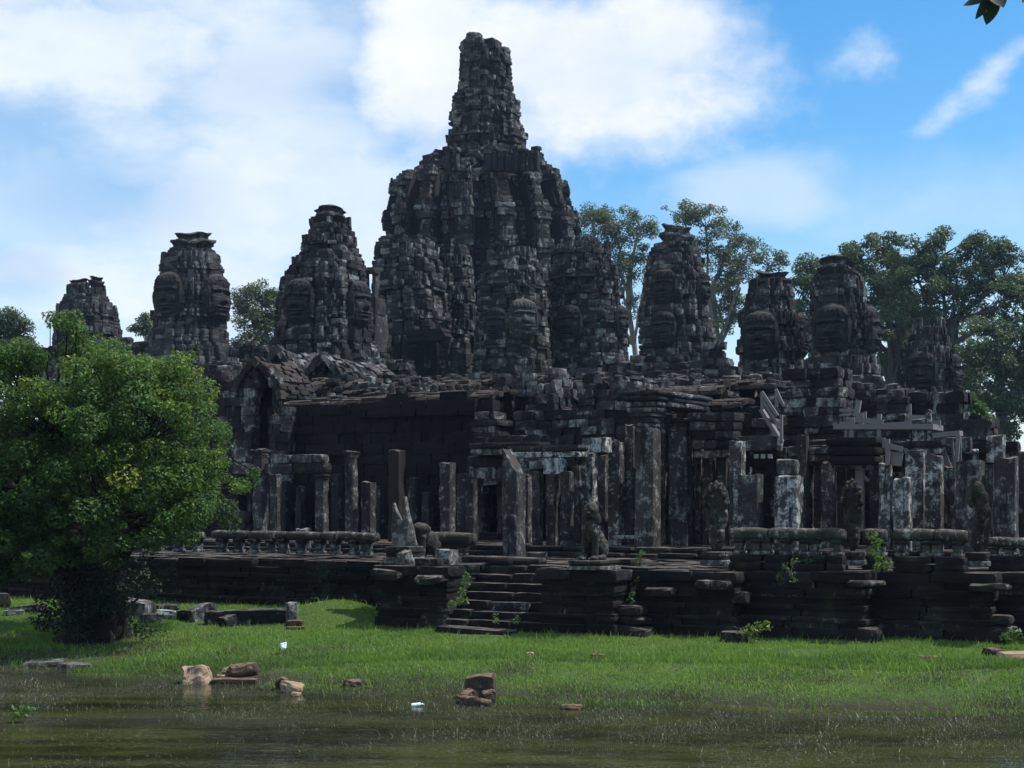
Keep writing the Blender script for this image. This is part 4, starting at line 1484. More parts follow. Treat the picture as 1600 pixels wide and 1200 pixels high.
YC = 140
ctr = empty('central_tower', (X_(755, YC), YC, 6), 'huge ruined main tower, a broken stepped spire on a broad ribbed drum', 'tower')
B = Blocks(120)
core, _ = tower_body(B, [(66, 722, 778), (74, 721, 790), (90, 718, 799), (120, 715, 800), (150, 713, 802), (152, 704, 816), (190, 701, 817), (196, 697, 822), (232, 693, 824), (238, 690, 828), (262, 676, 846)],
                     YC, cross_poly(redents=((1, .34), (.84, .56), (.70, .70))), .40, .75, .07, 2.0, 120, .02, .30, .7)
spire = B.build('spire', M_TOWER, ctr, T3, .10, jit=.05, extra=[core], warp=.10)
B = Blocks(121)
core, _ = tower_body(B, [(244, 672, 840), (250, 664, 850), (262, 657, 862), (273, 650, 872), (277, 616, 880), (300, 605, 892), (330, 600, 903), (350, 598, 908), (380, 598, 914), (440, 594, 916), (520, 590, 920), (640, 585, 925)],
                     YC, gear_poly(15, .83, .52), .38, .80, .055, 2.4, 121, .012, .26, .6, zmin=6)
drum = B.build('drum', M_TOWER, ctr, T3, .09, jit=.045, extra=[core], warp=.08)
# little pillars of the open gallery at the foot of the spire
for i, px in enumerate((700, 712, 764, 772, 784, 796, 806, 818, 830, 838)):
    B = Blocks(1220 + i)
    c = at(px, 232, YC - 9.0)
    h = Z_(232 + 3 * (i % 3), YC - 9) - Z_(268, YC - 9)
    B.box(np.array([c[0], c[1], Z_(268, YC - 9) + h / 2]), U, .26, V, .26, h / 2, .02)
    B.box(np.array([c[0], c[1], Z_(268, YC - 9) + h]), U, .36, V, .36, .14, .02)
    B.build('gallery_post', M_TOWER, drum, T3, .1, .05)
for px, row in ((669, 246), (664, 256), (842, 254), (856, 262), (866, 268)):
    B = Blocks(px)
    B.box(at(px, row, YC - 2) - Z * .5, U, .38, V, .38, .75, .02)
    B.build('gallery_post', M_TOWER, drum, T3, .1, .05)
# broken horns on the summit
B = Blocks(123)
for px, row, hx, hz in ((741, 62, .62, .55), (735, 70, .7, .5), (768, 71, .6, .35), (752, 74, .5, .4), (788, 80, .4, .35), (729, 76, .5, .4), (738, 56, .3, .2)):
    B.box(at(px, row, YC), U, hx, V, .7, hz, .05)
B.build('broken_summit', M_TOWER, spire, T4, .25, .07)

GS = 'chapel towers clustered round the main tower'
tower('chapel_tower', 'rounded stepped chapel tower leaning on the right flank of the main tower', 124,
      [(374, 880, 930), (384, 868, 946), (400, 862, 956), (420, 858, 966), (440, 856, 972), (470, 855, 976), (500, 854, 977), (530, 852, 980), (545, 846, 986), (640, 836, 1000)], gear_poly(12, .9, .6), 131, M_TOWER,
      faces=((512, .85, 'f'), (508, .8, 's')), tier=1.5, cornice=.30, group=GS, zmin=6)
tower('chapel_tower', 'chapel tower with the clearest carved face, in front of the main tower middle', 120,
      [(396, 762, 836), (420, 754, 846), (450, 748, 852), (500, 744, 856), (540, 740, 860), (640, 732, 870)], CROSS, 132, M_TOWER,
      faces=((505, 1.05, 'd'), (512, .9, 'f')), tier=1.5, cornice=.26, group=GS, zmin=6)
tower('chapel_tower', 'left chapel tower with dark window niches between small pillars', 126,
      [(372, 594, 668), (385, 586, 680), (410, 583, 690), (450, 580, 700), (500, 580, 706), (560, 576, 716), (640, 570, 724)], CROSS, 133, M_TOWER, tier=2.2, cornice=.30, group=GS, zmin=6)
tower('chapel_tower', 'narrow chapel tower with a tall niche between the left chapel and the carved face', 128,
      [(384, 676, 728), (410, 668, 738), (450, 664, 742), (520, 660, 746), (640, 655, 752)], CROSS, 134, M_TOWER, tier=2.2, cornice=.30, group=GS, zmin=6)
# window pillars and dark openings of the chapels
B = Blocks(135)
bal = empty('chapel_porch', (X_(640, 116), 116, 8), 'porch of thin brown pillars at the foot of the left chapel tower', 'porch')
for px in (606, 622, 632, 668, 690):
    for z in np.arange(Z_(588, 116), Z_(532, 116), .6):
        B.box(np.array([X_(px, 116), 116, z + .3]), U, .2, V, .22, .3, .01)
B.box(np.array([X_(650, 116), 116, Z_(530, 116)]), U, 2.9, V, .5, .3, .01)
B.box(np.array([X_(650, 116.3), 116.3, Z_(522, 116)]), U, 2.7, V, .6, .25, .01)
B.box(np.array([X_(645, 118.5), 118.5, Z_(565, 118)]), U, 2.5, V, .3, 1.9, .01)
for (x0, x1) in ((700, 738),):
    for z in np.arange(Z_(590, 116), Z_(540, 116), .45):
        for px in np.arange(x0, x1, 13):
            B.box(np.array([X_(px + B.r.normal(0, 1), 115), 115 + B.r.normal(0, .15), z]), U, .33, V, .4, .22, .01)
B.build('porch_pillar', M_WALL, bal, T3, .1, .04)
o = empty('stone_doorframe', (X_(578, 112), 112, Z_(470, 112)), 'thin free stone door frame with sky showing through beside the main tower', 'door frame')
B = Blocks(136)
for px in (571.5, 587.5):
    B.box(np.array([X_(px, 112), 112, Z_(447, 112)]), U, .14, V, .3, 1.05, .01)
B.box(np.array([X_(579, 112), 112, Z_(423, 112)]), U, .62, V, .35, .22, .02)
B.box(np.array([X_(578, 112), 112, Z_(480, 112)]), U, .95, V, .7, .65, .02)
B.box(np.array([X_(578, 112), 112.2, Z_(520, 112)]), U, 1.0, V, .9, 1.5, .02)
B.build('frame', M_TOWER, o, T3, .1, .04)

# ------------------------------------------------------------------ statues and balustrades
import bmesh
tex = bpy.data.textures.new('erosion', 'CLOUDS')
tex.noise_scale = .11
tex.noise_depth = 4


def sculpt(name, blobs, base, fwd, mat, parent, voxel=.03, erode=.05):
    """one continuous carved body from ellipsoids (centre, radii, pitch) and tapered limbs (p, q, r0, r1), local x right, y forward, z up"""
    fwd = np.array(fwd, float)
    right = np.cross(fwd, Z)
    bm = bmesh.new()

    def ell(c, r, pitch=0.0, roll=0.0):
        g_ = bmesh.ops.create_icosphere(bm, subdivisions=3, radius=1.0)
        cp_, sp_ = math.cos(pitch), math.sin(pitch)
        cr, sr = math.cos(roll), math.sin(roll)
        for v_ in g_['verts']:
            x, y, z = v_.co.x * r[0], v_.co.y * r[1], v_.co.z * r[2]
            y, z = y * cp_ - z * sp_, y * sp_ + z * cp_
            x, z = x * cr + z * sr, -x * sr + z * cr
            q = right * (x + c[0]) + fwd * (y + c[1]) + Z * (z + c[2])
            v_.co = q
    for b_ in blobs:
        if isinstance(b_, list):
            p_, q_, r0, r1 = np.array(b_[0]), np.array(b_[1]), b_[2], b_[3]
            n_ = max(3, int(np.linalg.norm(q_ - p_) / (min(r0, r1) * .6)))
            for i in range(n_ + 1):
                t_ = i / n_
                r_ = r0 + (r1 - r0) * t_
                ell(p_ + (q_ - p_) * t_, (r_, r_, r_))
        else:
            ell(*b_)
    me = bpy.data.meshes.new(name)
    bm.to_mesh(me)
    bm.free()
    me.materials.append(mat)
    o = bpy.data.objects.new(name, me)
    COL.objects.link(o)
    o.location = np.array(base) - wloc(parent)
    o.parent = parent
    r_ = o.modifiers.new('remesh', 'REMESH')
    r_.mode = 'VOXEL'
    r_.voxel_size = voxel
    d_ = o.modifiers.new('erode', 'DISPLACE')
    d_.texture = tex
    d_.strength = erode
    d_.mid_level = .55
    d_.texture_coords = 'GLOBAL'
    return o


def stone_base(parent, c, hu, hv, z0, z1, seed, mat=None, name='pedestal', up=(.0,)):
    H = z1 - z0
    B = Blocks(seed)
    B.box(np.array([c[0], c[1], z0 + H * .2]), U, hu * 1.12, V, hv * 1.12, H * .2, .005)
    B.box(np.array([c[0], c[1], z0 + H * .52]), U, hu, V, hv, H * .13, .005)
    B.box(np.array([c[0], c[1], z0 + H * .82]), U, hu * 1.06, V, hv * 1.06, H * .18, .005)
    return B.build(name, mat or M_STAT, parent, T6, .10, .02)


# seated lion on the right stair podium
p = np.array([X_(925, 42.35), 42.35, 0])
lion = empty('lion_statue', (p[0], p[1], ZT), 'seated guardian lion on a low pedestal at the right of the stair', 'statue')
stone_base(lion, p + V * .12, .46, .62, ZT - .02, ZT + .25, 141)
zb = ZT + .24
sculpt('lion_body', [((0, .02, .80), (.25, .24, .36), .15), ((0, -.02, 1.0), (.20, .19, .22)), ((0, .06, 1.30), (.225, .22, .23)), ((0, .20, 1.22), (.13, .13, .11)), ((0, -.04, 1.42), (.19, .19, .14)),
                     ((0, -.30, .48), (.27, .38, .38), -.5), ((.25, -.28, .30), (.13, .27, .27)), ((-.25, -.28, .30), (.13, .27, .27)),
                     [[.14, .13, .72], [.15, .17, .06], .105, .095], [[-.14, .13, .72], [-.15, .17, .06], .105, .095],
                     ((.15, .27, .05), (.11, .17, .07)), ((-.15, .27, .05), (.11, .17, .07)), ((.29, -.02, .06), (.11, .22, .08)), ((-.29, -.02, .06), (.11, .22, .08)),
                     ((.17, .02, 1.50), (.06, .05, .08)), ((-.17, .02, 1.50), (.06, .05, .08)), ((.09, .25, 1.33), (.05, .05, .05)), ((-.09, .25, 1.33), (.05, .05, .05)), ((0, .31, 1.25), (.05, .05, .04)),
                     ((.19, .05, 1.08), (.10, .13, .17)), ((-.19, .05, 1.08), (.10, .13, .17)), [[0, -.55, .25], [.05, -.66, .75], .08, .05]],
       (p[0], p[1], zb), -V * .96 + U * .1, M_STAT, lion, .024, .045)

# headless lion by the broken naga
p = np.array([X_(657, 47.2), 47.2, 0])
lion2 = empty('lion_statue', (p[0], p[1], ZT), 'headless rounded lion standing beside the broken pointed naga slabs', 'statue')
stone_base(lion2, p + V * .1, .50, .62, ZT - .02, ZT + .14, 142)
sculpt('lion_body', [((0, .0, .86), (.31, .30, .20)), ((0, -.02, .70), (.25, .26, .26)), ((0, -.45, .52), (.26, .42, .27), -.35), ((.2, -.55, .30), (.13, .25, .28)), ((-.2, -.55, .30), (.13, .25, .28)),
                     [[.14, .12, .62], [.15, .14, .06], .11, .10], [[-.14, .12, .62], [-.15, .14, .06], .11, .10], ((.15, .22, .05), (.12, .16, .07)), ((-.15, .22, .05), (.12, .16, .07))],
       (p[0], p[1], ZT + .12), -V, M_STAT, lion2, .026, .045)

# broken naga hood: two pointed slabs
p = np.array([X_(632, 46.6), 46.6, 0])
nag = empty('naga_statue', (p[0], p[1], ZT), 'broken naga hood split into two tall pointed stone slabs by the stair', 'statue')
stone_base(nag, p, .42, .40, ZT - .02, ZT + .50, 143)
for (dx, h, w_, ln, nm) in ((-.12, 1.34, .27, -.42, 3), (.24, 1.50, .19, -.36, 4)):
    secs = []
    for i in range(9):
        t_ = i / 8
        hw_ = w_ * (1 - .25 * t_) * (1 if t_ < .38 else 1 - (t_ - .38) / .62 * .90)
        c = p + U * (dx + ln * t_ * .55 * (1 if nm == 3 else 1)) + Z * (ZT + .46 + h * t_)
        th = .13 * (1 - .45 * t_)
        lp = []
        for a in np.linspace(0, 2 * math.pi, 14, endpoint=False):
            lp.append(c + U * math.copysign(abs(math.cos(a)) ** .7, math.cos(a)) * hw_ + V * math.sin(a) * th)
        lp = np.array(lp)
        lp += np.stack([vnoise(lp, .9, 90 + q + nm) for q in range(3)], 1) * .03
        secs.append(lp)
    v, f = solid(secs)
    part('hood_slab', v, f, M_NAGA, nag)


def naga(px, Y, top, bot, wpx, label, seed, lean=0.0, profile=False, group='hooded naga ends of the balustrades'):
    p = np.array([X_(px, Y), Y, 0])
    zt, zb = Z_(top, Y), Z_(bot, Y)
    H = zt - zb
    w_ = wpx * Y / F / 2
    o = empty('naga_statue', (p[0], p[1], zb), label, 'statue', group)
    stone_base(o, p, w_ * .82, w_ * .8, zb - .02, zb + H * .16, seed)
    q = H
    bl = [((0, .02, q * .30), (w_ * .62, w_ * .5, q * .20)), ((0, .0, q * .55), (w_ * .86, w_ * .42, q * .26)), ((0, .05 + lean, q * .76), (w_ * .94, w_ * .40, q * .21)),
          ((0, .10 + lean, q * .58), (w_ * .42, w_ * .34, q * .13)), ((0, .12 + lean, q * .80), (w_ * .36, w_ * .30, q * .10))]
    for i in range(7):
        a = math.pi * (i + .0) / 6
        bl.append(((math.cos(a) * w_ * .80, .10 + lean, q * .72 + math.sin(a) * q * .20), (w_ * .24, w_ * .30, q * .075)))
        bl.append(((math.cos(a) * w_ * .80, .22 + lean, q * .70 + math.sin(a) * q * .19), (w_ * .15, w_ * .16, q * .04)))
    if profile:
        bl = [((0, -.02, q * .28), (w_ * .6, w_ * .55, q * .18)), ((0, .05, q * .45), (w_ * .55, w_ * .62, q * .14)), ((0, .16, q * .62), (w_ * .62, w_ * .55, q * .16)), ((0, .02, q * .78), (w_ * .66, w_ * .6, q * .16)),
              ((0, -.12, q * .92), (w_ * .34, w_ * .3, q * .10)), ((0, .26, q * .74), (w_ * .3, w_ * .3, q * .08)), ((.1, .24, q * .5), (w_ * .2, w_ * .22, q * .05)), ((-.1, .3, q * .60), (w_ * .2, w_ * .2, q * .05)), ((.05, -.2, q * .7), (w_ * .3, w_ * .3, q * .07))]
    sculpt('naga_hood', bl, (p[0], p[1], zb + H * .06), (-V * .9 + U * .1) if not profile else (U * .8 - V * .5), M_STAT, o, .026, .055)
    return o


naga(1120, 43.2, 757, 882, 46, 'wide rounded naga hood nearest the stair, right of the seated lion', 151)
naga(1333, 41.4, 754, 882, 40, 'narrow naga with a round knobbed head at the middle balustrade end', 152, .05)
naga(1528, 40.8, 752, 884, 38, 'eroded naga seen side on with a wavy neck near the right edge', 153, 0, True)


def rail(label, a, e, zr, r_, zpost, posts, seed, base=True, group='naga rail balustrades', post_w=.15):
    """serpent body rail on stub posts"""
    rng = np.random.default_rng(seed)
    a, e = np.array(a, float), np.array(e, float)
    L = np.linalg.norm(e - a)
    d = (e - a) / L
    n = np.array([d[1], -d[0], 0])
    o = empty('naga_balustrade', (*((a + e) / 2)[:2], zpost), label, 'balustrade', group)
    s = 0.0
    while s < L - .05:
        l_ = min(rng.uniform(1.0, 1.9), L - s)
        if L - s - l_ < .5:
            l_ = L - s
        secs = []
        jz, jn = rng.normal(0, .018), rng.normal(0, .02)
        for i in range(9):
            t_ = i / 8
            c = a + d * (s + .012 + (l_ - .024) * t_) + n * jn + Z * (zr + jz)
            k_ = 1 - .10 * (abs(t_ - .5) * 2) ** 6
            lp = np.array([c + n * math.cos(q) * r_ * k_ * (1 + .12 * (math.sin(q) < -.3)) + Z * math.sin(q) * r_ * k_ for q in np.linspace(0, 2 * math.pi, 16, endpoint=False)])
            lp += n * (vnoise(lp, .7, seed) * .022)[:, None] + Z * (vnoise(lp, .8, seed + 9) * .02)[:, None]
            secs.append(lp)
        v, f = solid(secs)
        part('rail', v, f, M_STAT, o, smooth=True)
        s += l_
    for i in range(posts):
        t_ = (i + .5) / posts * L + rng.normal(0, .08)
        B = Blocks(seed + i)
        H = zr - r_ * .8 - zpost
        c = a + d * t_
        B.box(c + Z * (zpost + H * .12), d, post_w * 1.0, n, .2, H * .12, .01)
        B.box(c + Z * (zpost + H * .5), d, post_w * rng.uniform(.65, .85), n, .16, H * .3, .02)
        B.box(c + Z * (zpost + H * .88), d, post_w * 1.0, n, .2, H * .14, .01)
        B.build('post', M_STAT, o, T4, .15, .03)
    if base:
        B = Blocks(seed + 60)
        s = 0
        while s < L:
            l_ = min(B.r.uniform(.7, 1.4), L - s)
            for (za, zb_, w_) in ((ZT - .02, ZT + (zpost - ZT) * .5, .30), (ZT + (zpost - ZT) * .5, zpost, .25)):
                if zb_ - za > .05:
                    B.box(a + d * (s + l_ / 2) + Z * (za + zb_) / 2, d, l_ / 2 - .008, n, w_, (zb_ - za) / 2, .01)
            s += l_
        if s > 0 and zpost - ZT > .1:
            B.build('base_course', M_BASE, o, T3, .12, .03)
    return o


def on(t, px):
    return fr(kof(px, t), t)


rail('long naga balustrade on stub posts along the left terrace edge', on(-11.6, 332), on(-11.6, 592), 2.42, .145, 1.84, 10, 160, base=False)
rail('short balustrade piece with pale scaled end right of the headless lion', on(-11.0, 674), on(-11.0, 742), 2.36, .21, 1.86, 2, 161, base=False)
rail('balustrade between the wide naga hood and the knobbed naga', on(-13.2, 1142), on(-13.2, 1322), 2.66, .17, 2.12, 7, 162)
rail('stub of fallen balustrade with a leafy weed right of the knobbed naga', on(-12.2, 1350), on(-12.2, 1386), 2.62, .18, 2.1, 2, 163)
rail('balustrade leading up to the side on naga at the right', on(-12.4, 1396), on(-12.4, 1512), 2.64, .17, 2.1, 4, 164)
rail('low balustrade at the right edge of the photograph', on(-11.0, 1545), on(-11.0, 1640), 2.45, .14, 2.1, 4, 165)
rail('dark half hidden balustrade behind the tree on the left terrace', on(-11.6, 150), on(-11.6, 318), 2.38, .145, 1.84, 6, 166, base=False)

# ------------------------------------------------------------------ loose stones on the terrace and grass
def loose(name, label, cat, px, Y, zc, hu, hv, hz, mat, seed, rot=0.0, tilt=0.0, roll=0.0, group=None, round_=.22, amp=.08, row=None):
    x = X_(px, Y)
    if zc is None:
        zc = float(ground_z(np.array([x]), np.array([Y]))[0]) + hz * .7
    d = np.array([math.cos(rot), math.sin(rot), 0]) * math.cos(tilt) + Z * math.sin(tilt)
    e = np.array([-math.sin(rot), math.cos(rot), 0])
    up = np.cross(d, e)
    e2 = e * math.cos(roll) + up * math.sin(roll)
    up = np.cross(d, e2)
    c = np.array([x, Y, zc])
    v, f = rough_stone(c, d, hu, e2, hv, hz, seed, T6, round_, amp, up)
    return tag(part(name, v, f, mat, None, loc=(x, Y, zc - hz)), label, cat, group)


TS = 'fallen blocks on the terrace'
loose('fallen_block', 'wedge block standing on the left colonnade floor between two pale pillars', 'stone block', 474, on(-8, 474)[1], 2.25, .22, .25, .34, M_PIL, 201, -.4, group=TS, amp=.12)
loose('fallen_block', 'small dark block stack in front of the headless lion', 'stone block', 697, 45.6, ZT + .18, .26, .26, .24, M_STAT, 202, -.5, group=TS)
loose('fallen_slab', 'broad flat paving slab tilted on the terrace above the stair', 'stone slab', 806, 46.3, ZT + .08, .85, .5, .10, M_BASE, 203, -.25, -.03, group=TS)
loose('fallen_slab', 'second flat slab with chipped edge left of the tilted paving slab', 'stone slab', 752, 47.3, ZT + .09, .5, .4, .09, M_BASE, 204, -.4, group=TS)
loose('fallen_slab', 'thin slab behind the seated lion pedestal', 'stone slab', 968, 44.5, ZT + .09, .55, .4, .12, M_BASE, 205, -.5, group=TS)
loose('fallen_block', 'squared block at the back of the terrace by the porch', 'stone block', 838, 49.0, ZT + .10, .3, .3, .14, M_BASE, 206, .3, group=TS)
loose('fallen_block', 'pointed fragment at the foot of the broken naga slabs', 'stone block', 634, 45.8, ZT + .16, .14, .2, .22, M_STAT, 207, .7, .4, group=TS, amp=.15)
loose('fallen_block', 'low block at the terrace lip above the left stair podium', 'stone block', 672, 45.0, ZT + .08, .38, .26, .11, M_BASE, 208, -.45, group=TS)

LS = 'fallen temple blocks lying in the grass'
loose('fallen_slab', 'long flat slab lying like a bench on the grass', 'stone slab', 402, 46.0, .20, .92, .34, .20, M_BASE, 210, -.05, .02, group=LS, round_=.1, amp=.06)
loose('fallen_block', 'rounded dark block standing upright at the right end of the bench like slab', 'stone block', 457, 46.0, .32, .17, .22, .30, M_STAT, 211, .2, .1, group=LS, round_=.5)
loose('fallen_block', 'yellowish flat block under the right end of the bench like slab', 'stone block', 461, 45.5, None, .24, .2, .09, M_ROCKD, 212, -.1, group=LS)
loose('fallen_block', 'flat thin stone in the grass below the yellowish block', 'stone block', 462, 44.9, None, .27, .16, .05, M_ROCKD, 213, .1, group=LS)
loose('fallen_block', 'squared dark block just left of the bench like slab', 'stone block', 340, 46.1, None, .34, .3, .22, M_BASE, 214, .3, .05, group=LS)
loose('fallen_block', 'broken chunk tucked between the squared block and the long slab', 'stone block', 356, 45.6, None, .2, .2, .17, M_BASE, 215, .8, .2, group=LS)
loose('fallen_block', 'pale topped block leaning against its neighbour in the grass', 'stone block', 311, 47.0, None, .3, .25, .26, M_WALL, 216, .6, .35, group=LS)
loose('fallen_block', 'lichen grey upright block right beside the leaning one', 'stone block', 326, 47.3, None, .22, .24, .28, M_WALL, 217, .1, group=LS)
loose('fallen_block', 'small dark blocky stone at the left end of the leaning blocks', 'stone block', 288, 47.2, None, .2, .18, .17, M_BASE, 218, -.4, .1, group=LS)
loose('fallen_block', 'wedge stone with white lichen spots near the tree shade', 'stone block', 262, 47.3, None, .34, .2, .16, M_PILW, 219, .1, -.1, group=LS)
loose('fallen_slab', 'flat stone lying far back near the terrace wall', 'stone slab', 258, 49.6, None, .42, .3, .10, M_BASE, 220, .1, group=LS)
loose('fallen_block', 'big lichen grey block in the shade right of the trunk', 'stone block', 205, 47.6, None, .62, .4, .34, M_WALL, 221, -.3, -.12, group=LS)
loose('fallen_block', 'speckled stone lying below the big shaded grey block', 'stone block', 236, 46.6, None, .26, .24, .16, M_WALL, 222, .5, group=LS)
loose('fallen_slab', 'grey slab in the grass left of the trunk', 'stone slab', 45, 49.0, None, .48, .4, .13, M_WALL, 223, -.2, .12, group=LS)
loose('fallen_block', 'dark rounded block at the left photo edge', 'stone block', 2, 50.0, None, .26, .3, .3, M_BASE, 224, .3, group=LS, round_=.5)
loose('fallen_slab', 'small flat slab beside the dark rounded block at the left edge', 'stone slab', 22, 48.2, None, .3, .2, .08, M_WALL, 225, .4, group=LS)
loose('fallen_block', 'loose base stone in front of the terrace corner nearest the middle', 'stone block', 1150, 40.6, None, .35, .28, .16, M_BASE, 226, -.5, group=LS)

RS = 'rocks along the water edge'


def pond_rock(px, row, hu, hv, hz, mat, seed, label, rot=0.0, tilt=0.0, lift=0.0, name='rock', amp=.22, round_=.50):
    Y = (CZ - WATER - .02) * F / (row - HY)
    return loose(name, label, 'rock', px, Y, WATER + hz * .55 + lift, hu, hv, hz, mat, seed, rot, tilt, group=RS, amp=amp, round_=round_)


pond_rock(306, 1066, .30, .28, .23, M_ROCK, 230, 'smooth tan boulder sitting alone at the water edge', .1)
pond_rock(352, 1066, .30, .22, .07, M_ROCKD, 231, 'flat dark stone lying in the water right of the tan boulder', .05, amp=.08, round_=.2)
pond_rock(384, 1066, .28, .22, .07, M_ROCKD, 232, 'flat brown stone carrying the reddish rock', -.05, amp=.08, round_=.2)
pond_rock(380, 1063, .30, .24, .16, M_ROCKD, 233, 'reddish brown rock resting on the flat brown stone', .2, .05, .17)
pond_rock(356, 1062, .11, .1, .09, M_ROCK, 234, 'small pale yellow stone leaning on the reddish rock', .4, 0, .14)
pond_rock(345, 1064, .10, .06, .04, M_ROCK, 235, 'tiny yellow stone at the left tip of the flat dark stone', .1, 0, .10)
pond_rock(456, 1081, .25, .14, .12, M_ROCK, 236, 'tan elongated rock tilted into the water', -.35, -.2, .03)
pond_rock(442, 1076, .13, .15, .15, M_ROCKD, 237, 'brown rock behind the tilted tan one', .2, 0, .02)
pond_rock(463, 1086, .10, .08, .05, M_ROCK, 238, 'pale pebble in the water below the tilted tan rock', .2)
pond_rock(550, 1072, .20, .18, .10, M_ROCKD, 239, 'low dark brown clod among the reeds left of centre', .4)
pond_rock(751, 1090, .30, .26, .20, M_ROCKD, 240, 'square topped orange brown rock above two others near centre', -.05, .05, .17, amp=.10, round_=.25)
pond_rock(731, 1098, .22, .2, .15, M_ROCKD, 241, 'dark jagged rock at the left foot of the square topped rock', .6, .2)
pond_rock(745, 1101, .26, .18, .10, M_ROCKD, 242, 'brown rock with light top in the water below the square topped rock', .1, -.1)
pond_rock(762, 1096, .14, .16, .16, M_ROCKD, 243, 'dark rock under the right end of the square topped rock', .3)
pond_rock(893, 1106, .22, .14, .05, M_ROCKD, 244, 'flat grey stone barely above the water right of centre', 0)
pond_rock(70, 1040, .44, .42, .09, M_WALL, 245, 'large flat grey slab lying in shallow water at the left', .05, .03, name='flat_rock', amp=.07, round_=.15)
pond_rock(122, 1042, .42, .32, .07, M_WALL, 246, 'thin flat slab overlapping the right of the large grey slab', -.08, -.02, name='flat_rock', amp=.07, round_=.15)
loose('rock', 'bright orange flat rock cut by the right photo edge', 'rock', 1588, 37.3, None, .42, .3, .10, M_ROCK, 247, .05, group=RS, amp=.12, round_=.4)
loose('rock', 'dark low rock left of the bright orange flat one', 'rock', 1552, 38.0, None, .22, .2, .10, M_ROCKD, 248, .2, group=RS, amp=.14, round_=.4)
loose('rock', 'dark stone half sunk in the grass right of centre', 'rock', 934, 37.5, None, .16, .14, .07, M_ROCKD, 249, .2, group=RS, amp=.14, round_=.4)
loose('rock', 'brown bare clod in the grass toward the right', 'rock', 1452, 36.6, None, .24, .2, .06, M_ROCKD, 250, .2, group=RS, amp=.14, round_=.4)

# litter
m, g, b, out = new_mat('white_plastic')
b.inputs['Base Color'].default_value = (.75, .82, .88, 1)
b.inputs['Roughness'].default_value = .3
M_PLASTIC = m
m, g, b, out = new_mat('pink_plastic')
b.inputs['Base Color'].default_value = (.6, .22, .18, 1)
M_PINK = m
Y = 39.6
xx = X_(443, Y)
gzv = float(ground_z(np.array([xx]), np.array([Y]))[0])
v, f = rough_stone((xx, Y, gzv + .2), np.array([1., 0, 0]), .065, np.array([0, 1., 0]), .06, .085, 260, T6, .5, .22)
tag(part('plastic_bag', v, f, M_PLASTIC, None, loc=(xx, Y, gzv)), 'crumpled pale plastic bag caught on the grass left of centre', 'plastic bag')


def bottle(px, row, label, mat, seed, rot):
    Y = (CZ - WATER - .02) * F / (row - HY)
    x = X_(px, Y)
    d = np.array([math.cos(rot), math.sin(rot), .1])
    n = np.array([-math.sin(rot), math.cos(rot), 0])
    secs = []
    for (t_, r_) in ((-.12, .036), (-.11, .042), (-.03, .042), (-.02, .038), (0, .042), (.05, .042), (.09, .02), (.12, .017)):
        c = np.array([x, Y, WATER + .03]) + d * t_
        secs.append(np.array([c + n * math.cos(a) * r_ + Z * math.sin(a) * r_ for a in np.linspace(0, 2 * math.pi, 12, endpoint=False)]))
    v, f = solid(secs)
    o = tag(part('plastic_bottle', v, f, mat, None, True, loc=(x, Y, WATER)), label, 'bottle')
    return o


bottle(652, 1102, 'small white plastic bottle floating in the pond near centre', M_PLASTIC, 1, .15)
Y = 37.8
xx = X_(828, Y)
gzv = float(ground_z(np.array([xx]), np.array([Y]))[0])
v, f = rough_stone((xx, Y, gzv + .08), np.array([1., 0, 0]), .08, np.array([0, 1., 0]), .06, .05, 261, T4, .5, .25)
tag(part('litter_wrapper', v, f, M_PINK, None, loc=(xx, Y, gzv)), 'small pinkish scrap of litter in the wet grass at centre', 'litter')

# ------------------------------------------------------------------ timber walkways
def plank(B, a, e, w_, h_):
    a, e = np.array(a, float), np.array(e, float)
    L = np.linalg.norm(e - a)
    d = (e - a) / L
    s = np.cross(d, Z)
    if np.linalg.norm(s) < .2:
        s = U.copy()
    s /= np.linalg.norm(s)
    u_ = np.cross(s, d)
    B.add((a + e) / 2, d * L / 2, s * w_ / 2, u_ * h_ / 2)


def wood(label, name, cat, items, t, group=None):
    """items: (part name, col, row, col, row, width, height, dt)"""
    first = items[0]
    pz = on(t, first[1])
    root = empty(name, (pz[0], pz[1], Z_(first[4], pz[1])), label, cat, group)
    for (pn, c0, r0, c1, r1, w_, h_, dt) in items:
        B = Blocks(9)
        p0, p1 = on(t + dt, c0), on(t + dt, c1)
        plank(B, [p0[0], p0[1], Z_(r0, p0[1])], [p1[0], p1[1], Z_(r1, p1[1])], w_, h_)
        B.build(pn, M_WOOD, root, T2, jit=.004)
    return root


